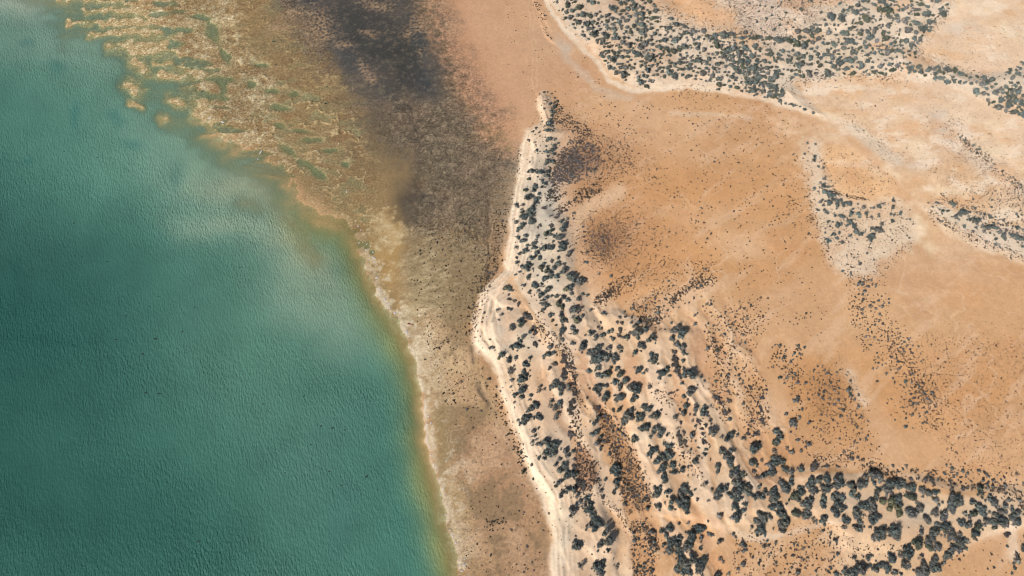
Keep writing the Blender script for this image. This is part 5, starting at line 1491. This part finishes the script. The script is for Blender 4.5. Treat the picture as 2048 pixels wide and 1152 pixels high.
sc_poly([(1740, 940), (1900, 940), (2060, 960), (2060, 1000), (1960, 985), (1800, 975)], 190, 1.8, 3.6, 0.8)
sc_line([(1720, 925), (1760, 945), (1800, 960)], 8, 60, 1.8, 3.4)
sc_line([(1990, 990), (2050, 1010)], 12, 70, 1.8, 3.2)
STRIP = [(1190, 815), (1215, 830), (1250, 880), (1275, 940), (1300, 1000), (1295, 1022), (1280, 1022), (1250, 1030), (1245, 980), (1225, 900), (1200, 850)]
sc_poly(STRIP, 1100, 1.3, 2.4, 0.5, (1.0, 1.12, 1.22), 7.0)
sc_line([(1200, 820), (1235, 850), (1262, 900), (1290, 970), (1300, 1010)], 5, 170, 1.8, 3.4, 0.8)
sc_line([(1205, 850), (1225, 900), (1245, 970), (1250, 1010)], 5, 150, 1.8, 3.2, 0.8)
sc_poly([(1158, 885), (1190, 930), (1195, 960), (1180, 985), (1150, 985), (1150, 900)], 420, 1.6, 2.8, 0.3, (0.85, 0.95, 1.05))
sc_poly([(1262, 1040), (1300, 1050), (1318, 1090), (1306, 1160), (1268, 1160), (1262, 1090)], 480, 1.4, 2.7, 0.6, (0.95, 1.05, 1.15))
sc_line([(1285, 1045), (1295, 1070), (1310, 1100)], 5, 70, 2, 3.6, 0.8)
sc_line([(1130, 700), (1140, 740), (1150, 780), (1152, 850), (1160, 890)], 5, 220, 1.8, 3.2, 0.7)
sc_line([(1070, 640), (1090, 670), (1110, 690), (1135, 720)], 8, 170, 1.5, 2.8, 0.8)
sc_line([(1195, 960), (1206, 1000), (1230, 1020), (1260, 1060)], 4, 110, 1.5, 2.8, 0.85)
sc_line([(1360, 880), (1375, 930), (1395, 960)], 10, 90, 1.5, 2.8)
sc_poly([(1300, 770), (1350, 790), (1340, 820), (1290, 790)], 70, 1.4, 2.4)
sc_poly([(1470, 1070), (1560, 1080), (1660, 1070), (1680, 1152), (1460, 1160)], 380, 1.2, 2.8, 0.5)
sc_poly([(1560, 1040), (1680, 1050), (1720, 1090), (1700, 1140), (1560, 1100)], 170, 1.2, 2.4)
sc_poly([(1860, 1110), (1960, 1070), (2050, 1070), (2050, 1152), (1850, 1152)], 60, 1.2, 2.6)
sc_poly([(1690, 1090), (1800, 1090), (1780, 1110), (1700, 1112)], 60, 1.4, 2.8)
# mud flat and beach
sc_poly([(840, 440), (1000, 430), (1010, 500), (960, 590), (945, 660), (900, 720), (850, 700), (820, 560)], 330, 1.5, 2.8, 0.4, 0.7)
sc_line([(995, 510), (965, 570), (952, 620), (940, 670)], 9, 260, 1.6, 3.0, 0.65)
sc_line([(1003, 420), (1000, 480), (990, 530)], 7, 90, 1.6, 3.0, 0.55)
sc_poly([(850, 660), (950, 670), (1000, 850), (900, 850), (850, 720)], 150, 1.5, 3.0, 0.3, 0.6)
sc_line([(995, 780), (1005, 830), (1030, 880), (1048, 930)], 6, 110, 1.8, 3.4, 0.6)
sc_poly([(930, 850), (1020, 860), (1090, 1020), (1095, 1152), (930, 1152)], 150, 1.3, 3.0, 0.3, 0.6)
sc_spot(985, 1050, 12, 8, 20, 2.0, 3.4, 0.6)
sc_poly([(830, 230), (1000, 280), (1020, 440), (850, 440)], 60, 1.2, 2.2, 0, 0.5)
sc_line([(1040, 300), (1032, 370), (1014, 430), (1005, 480)], 4, 45, 1.5, 2.8, 0.55)
sc_poly([(1000, 0), (1090, 0), (1180, 110), (1250, 200), (1100, 190), (1020, 250)], 70, 1.2, 2.3)
sc_line([(1062, 0), (1078, 22), (1090, 44)], 3, 60, 1.3, 2.4)
sc_line([(1086, 58), (1096, 74), (1104, 86)], 2.5, 22, 1.2, 2.2)
sc_line([(1095, 200), (1080, 300), (1060, 380)], 14, 90, 1.3, 2.6)
sc_poly(SPIT, 360, 1.2, 2.6, 0.4, 0.9)
# north-east plain
sc_poly([(1440, -10), (1720, -10), (1640, 50), (1530, 110), (1470, 60)], 3000, 0.9, 1.6, 0.3, 1.2)
sc_poly([(1290, 10), (1400, 40), (1500, 90), (1420, 95), (1330, 60)], 800, 0.9, 1.7, 0, 1.0)
sc_poly([(1380, -10), (1460, -10), (1540, 100), (1480, 85)], 420, 0.8, 1.5)
sc_poly(BELT, 2600, 0.9, 2.2, 0.3, 1.1)
sc_poly([(1340, 165), (1440, 190), (1560, 220), (1640, 250), (1560, 300), (1380, 260)], 240, 1.1, 2.2)
sc_spot(1375, 190, 24, 8, 70, 1.2, 2.2)
sc_poly([(1560, 165), (1800, 165), (2050, 250), (2050, 520), (1900, 400), (1700, 240)], 900, 0.9, 1.7, 0.4)
sc_line([(1560, 170), (1640, 160), (1760, 158), (1810, 164)], 5, 280, 1.2, 2.2)
sc_poly([(1820, 100), (1900, 60), (2050, 50), (2050, 150), (1900, 140)], 420, 0.8, 1.4, 0.4)
sc_line([(1826, 96), (1850, 70), (1890, 30)], 7, 200, 1.0, 2.0)
sc_line([(1826, 96), (1850, 122), (1900, 140), (1990, 165)], 7, 240, 1.0, 2.0)
sc_poly([(1645, 300), (1690, 300), (1740, 320), (1790, 370), (1790, 398), (1680, 388)], 230, 1.2, 2.0)
sc_line([(1662, 388), (1700, 398), (1732, 402)], 2, 110, 1.5, 2.4, 0.7)
sc_line([(1640, 320), (1655, 360), (1665, 390)], 4, 90, 1.2, 2.2)
sc_line([(1614, 380), (1626, 440), (1640, 480), (1660, 530)], 7, 170, 1.2, 2.4, 0.8)
sc_poly([(1640, 420), (1800, 405), (1830, 450), (1820, 500), (1760, 560), (1690, 570), (1650, 500)], 900, 0.9, 1.9)
sc_line([(1690, 240), (1730, 270), (1790, 325)], 9, 220, 0.9, 1.6)
sc_line([(1890, 250), (1920, 290), (1960, 330), (2048, 390)], 13, 620, 0.9, 1.8)
sc_line([(1920, 280), (1950, 310), (1980, 328)], 5, 90, 1.4, 2.6)
sc_line([(1862, 416), (1885, 402), (1930, 420), (1970, 450), (2048, 480)], 9, 420, 1.1, 2.2)
sc_line([(1858, 424), (1880, 446), (1940, 480), (2048, 520)], 7, 430, 1.1, 2.2)
sc_poly([(1920, 380), (2050, 380), (2050, 470), (1970, 440)], 420, 1.0, 2.0)
sc_poly([(1840, 330), (1900, 320), (1990, 380), (1900, 400)], 160, 0.9, 1.7)

tin = []
for (x, y, r, tone) in TINY:
    if not (-20 < x < 2070 and -20 < y < 1172):
        continue
    X, Y = ground(x, y)
    X, Y = float(X), float(Y)
    z = float(height(X, Y))
    if z < 0.0:
        continue
    tin.append((X, Y, z - 0.03, r * float(metres(y)) * 0.80, tone, r, x, y))
order2 = sorted(range(len(tin)), key=lambda i: -tin[i][5])
tuft_me = []
for v, q, c in TUFT:
    me = mesh_from('saltbush', v, q, None, c, False)
    me.materials.append(M_TUFT)
    tuft_me.append(me)


def tuft_zone(x, y):
    if x < 1100 and y > 400:
        return 'dark saltbush dot on the brown mud flat left of the spit'
    if y < 260:
        return 'small saltbush dot on the northern sand near the dune belt'
    if x > 1560 and y < 600:
        return 'small saltbush dot around the pale sand islands'
    if x < 1330 and y < 560:
        return 'dark samphire tuft beside the spit on orange sand'
    if x < 1340:
        return 'dark samphire tuft in the speckled strips between dunes'
    if y < 620:
        return 'lone saltbush dot on the wide orange flat'
    if x < 1560:
        return 'small saltbush tuft by the wheel track on orange sand'
    if y > 1040:
        return 'saltbush dot on the orange flats along the bottom edge'
    if x < 1790:
        return 'saltbush tuft on the brown speckled flat above the right belt'
    return 'saltbush tuft on the dotted orange plain at right'


for i in order2[:300]:
    X, Y, z, R, tone, r, x, y = tin[i]
    o = bpy.data.objects.new('saltbush', tuft_me[random.randrange(len(tuft_me))])
    COL.objects.link(o)
    o.location = (X, Y, z)
    o.rotation_euler = (0, 0, random.uniform(0, 6.283))
    o.scale = (R, R * random.uniform(0.8, 1.2), R * 0.9)
    lab = tuft_zone(x, y)
    tag(o, lab, 'bush', lab.replace('dot ', 'dots ').replace('tuft', 'tufts'))
v, q, c = merged(TUFT, [(tin[i][0], tin[i][1], tin[i][2], tin[i][3], 0.9, random.randrange(99), np.asarray(tin[i][4]) * random.uniform(0.7, 1.35)) for i in order2[300:]], 8)
o = link('saltbush_scatter', mesh_from('saltbush_scatter', v, q, None, c, False), M_TUFT)
tag(o, 'countless small dark saltbush and samphire tufts dotted over the sand', 'scrub', kind='stuff')

# ------------------------------------------------------------------ driftwood, seaweed, crust at the water's edge
def log_mesh(name, length, rad, seed, bends=6, fork=True):
    r = np.random.default_rng(seed)
    vs, qs = [], []

    def limb(p, a, L, rd):
        n0 = len(vs)
        for k in range(bends + 1):
            rr = rd * (1 - 0.75 * k / bends)
            d = np.array([math.cos(a), math.sin(a), 0.0])
            s = np.array([-d[1], d[0], 0.0])
            for j in range(6):
                b = j * np.pi / 3
                vs.append(p + s * rr * math.cos(b) + np.array([0, 0, rr * math.sin(b) + rd * 0.7]))
            p = p + d * L / bends
            a += r.normal() * 0.12
        for k in range(bends):
            for j in range(6):
                qs.append([n0 + k * 6 + j, n0 + k * 6 + (j + 1) % 6, n0 + k * 6 + 6 + (j + 1) % 6, n0 + k * 6 + 6 + j])
    limb(np.zeros(3), 0.0, length, rad)
    if fork:
        limb(np.array([length * 0.45, 0, 0]), 0.6, length * 0.4, rad * 0.6)
        limb(np.array([length * 0.65, 0, 0]), -0.7, length * 0.28, rad * 0.5)
    return mesh_from(name, np.array(vs), np.array(qs))


def lay(name, u, v, u2, v2, rad, mat, seed, label, fork=True):
    X, Y = ground(u, v)
    X2, Y2 = ground(u2, v2)
    L = math.hypot(X2 - X, Y2 - Y)
    o = link(name, log_mesh(name, L, rad, seed, 6, fork), mat)
    o.location = (X, Y, float(height(X, Y)))
    o.rotation_euler = (0, -math.atan2(float(height(X2, Y2) - height(X, Y)), L), math.atan2(Y2 - Y, X2 - X))
    return tag(o, label, 'driftwood')


lay('driftwood_log', 815, 648, 826, 651, 0.28, M_REDWOOD, 1, 'red-brown driftwood log lying on the shore crust', False)
lay('fallen_branch', 1328, 1082, 1341, 1071, 0.22, M_DRIFT, 2, 'bleached fallen branch leaning across the lower dune clump', True)
lay('fallen_branch', 1548, 980, 1559, 990, 0.2, M_DRIFT, 3, 'pale bare branch on sand left of the lower right belt', False)
lay('fallen_branch', 1270, 842, 1280, 828, 0.2, M_DRIFT, 4, 'bare grey branch between bushes above the long speckled strip', True)


def lump_mesh(name, seed, flat, n=9):
    r = np.random.default_rng(seed)
    vs = [[0, 0, flat]]
    for ring, (rr, zz) in enumerate(((0.55, flat * 0.85), (1.0, 0.0))):
        for j in range(n):
            a = 2 * np.pi * (j + 0.3 * r.random()) / n
            k = rr * (0.65 + 0.6 * r.random())
            vs.append([k * math.cos(a), k * math.sin(a) * 0.8, zz * (0.7 + 0.5 * r.random())])
    ts = [[0, 1 + j, 1 + (j + 1) % n] for j in range(n)]
    qs = [[1 + j, 1 + n + j, 1 + n + (j + 1) % n, 1 + (j + 1) % n] for j in range(n)]
    return mesh_from(name, np.array(vs), np.array(qs), np.array(ts), None, False)


weed_me = [lump_mesh('seaweed_clump', 40 + i, 0.25, 11) for i in range(4)]
WEEDS = [(148, 446, 4), (60, 445, 3), (214, 523, 4), (278, 607, 3), (298, 613, 3), (311, 678, 6), (315, 674, 3), (232, 679, 5), (252, 632, 4), (365, 663, 4), (390, 615, 3), (317, 593, 3), (285, 708, 6), (150, 512, 4), (164, 513, 3), (65, 538, 4), (246, 512, 3),
         (292, 786, 5), (318, 787, 6), (397, 1083, 6), (608, 792, 4), (527, 808, 4), (535, 822, 3), (642, 852, 5), (665, 856, 5), (690, 860, 4), (622, 889, 4), (733, 953, 6), (684, 971, 4), (659, 943, 4), (755, 979, 3), (570, 945, 3), (480, 535, 3), (405, 182, 4), (391, 182, 4),
         (653, 208, 6), (548, 84, 6), (553, 130, 4), (655, 175, 4), (195, 315, 3), (128, 303, 3)]
for n, (u, v, r) in enumerate(WEEDS):
    X, Y = ground(u, v)
    o = link('seaweed_clump', weed_me[n % 4], M_WEED)
    z = max(0.0, float(height(X, Y)))
    o.location = (X, Y, z + 0.004)
    R = r * 0.5 * float(metres(v))
    o.scale = (R * 1.4, R * 0.8, R * 0.35)
    o.rotation_euler = (0, 0, random.uniform(-0.4, 0.8))
    where = 'on the open teal water' if v > 400 and u < 500 else 'in the green water off the beach' if v > 400 else 'on the northern tidal shoals'
    tag(o, 'small dark clump of drifting seaweed ' + where, 'seaweed', 'seaweed clumps ' + where)
crust_me = [lump_mesh('crust_block', 60 + i, 0.35, 8) for i in range(5)]
CR = [(708, 442, 4), (712, 452, 5), (718, 460, 5), (714, 486, 4), (722, 484, 4), (730, 488, 4), (738, 492, 4), (742, 504, 5), (728, 500, 4), (736, 512, 4), (744, 516, 5), (748, 530, 5), (744, 524, 4), (750, 555, 6), (756, 578, 5), (760, 586, 5), (766, 598, 5), (770, 608, 6), (776, 616, 5), (786, 626, 5),
      (794, 636, 4), (806, 652, 5), (810, 664, 5), (814, 672, 4), (846, 792, 4), (848, 800, 4), (852, 832, 5), (850, 848, 5), (858, 846, 4), (851, 875, 4), (865, 893, 5), (858, 910, 4), (878, 990, 4), (888, 1030, 4), (896, 1060, 5), (902, 1072, 4), (908, 1086, 4), (924, 1130, 7), (920, 1142, 6), (925, 1118, 5),
      (178, 18, 5), (228, 96, 6), (414, 236, 6), (442, 244, 6), (512, 318, 5), (518, 304, 5), (640, 392, 4), (690, 384, 4)]
for n, (u, v, r) in enumerate(CR):
    X, Y = ground(u + 4, v)
    o = link('crust_block', crust_me[n % 5], M_CRUST)
    R = r * 0.5 * float(metres(v))
    o.location = (X, Y, max(-0.02, float(height(X, Y)) - 0.02))
    R *= random.uniform(0.7, 1.5)
    o.scale = (R * random.uniform(0.8, 1.8), R * random.uniform(0.6, 1.1), R * 0.7)
    o.rotation_euler = (0, 0, random.uniform(0, 6.28))
    where = 'on the upper water edge' if v < 440 else 'along the broken mid shore' if v < 700 else 'along the lower beach waterline'
    tag(o, 'small whitish shell crust lump ' + where, 'rock', 'shell crust lumps ' + where)
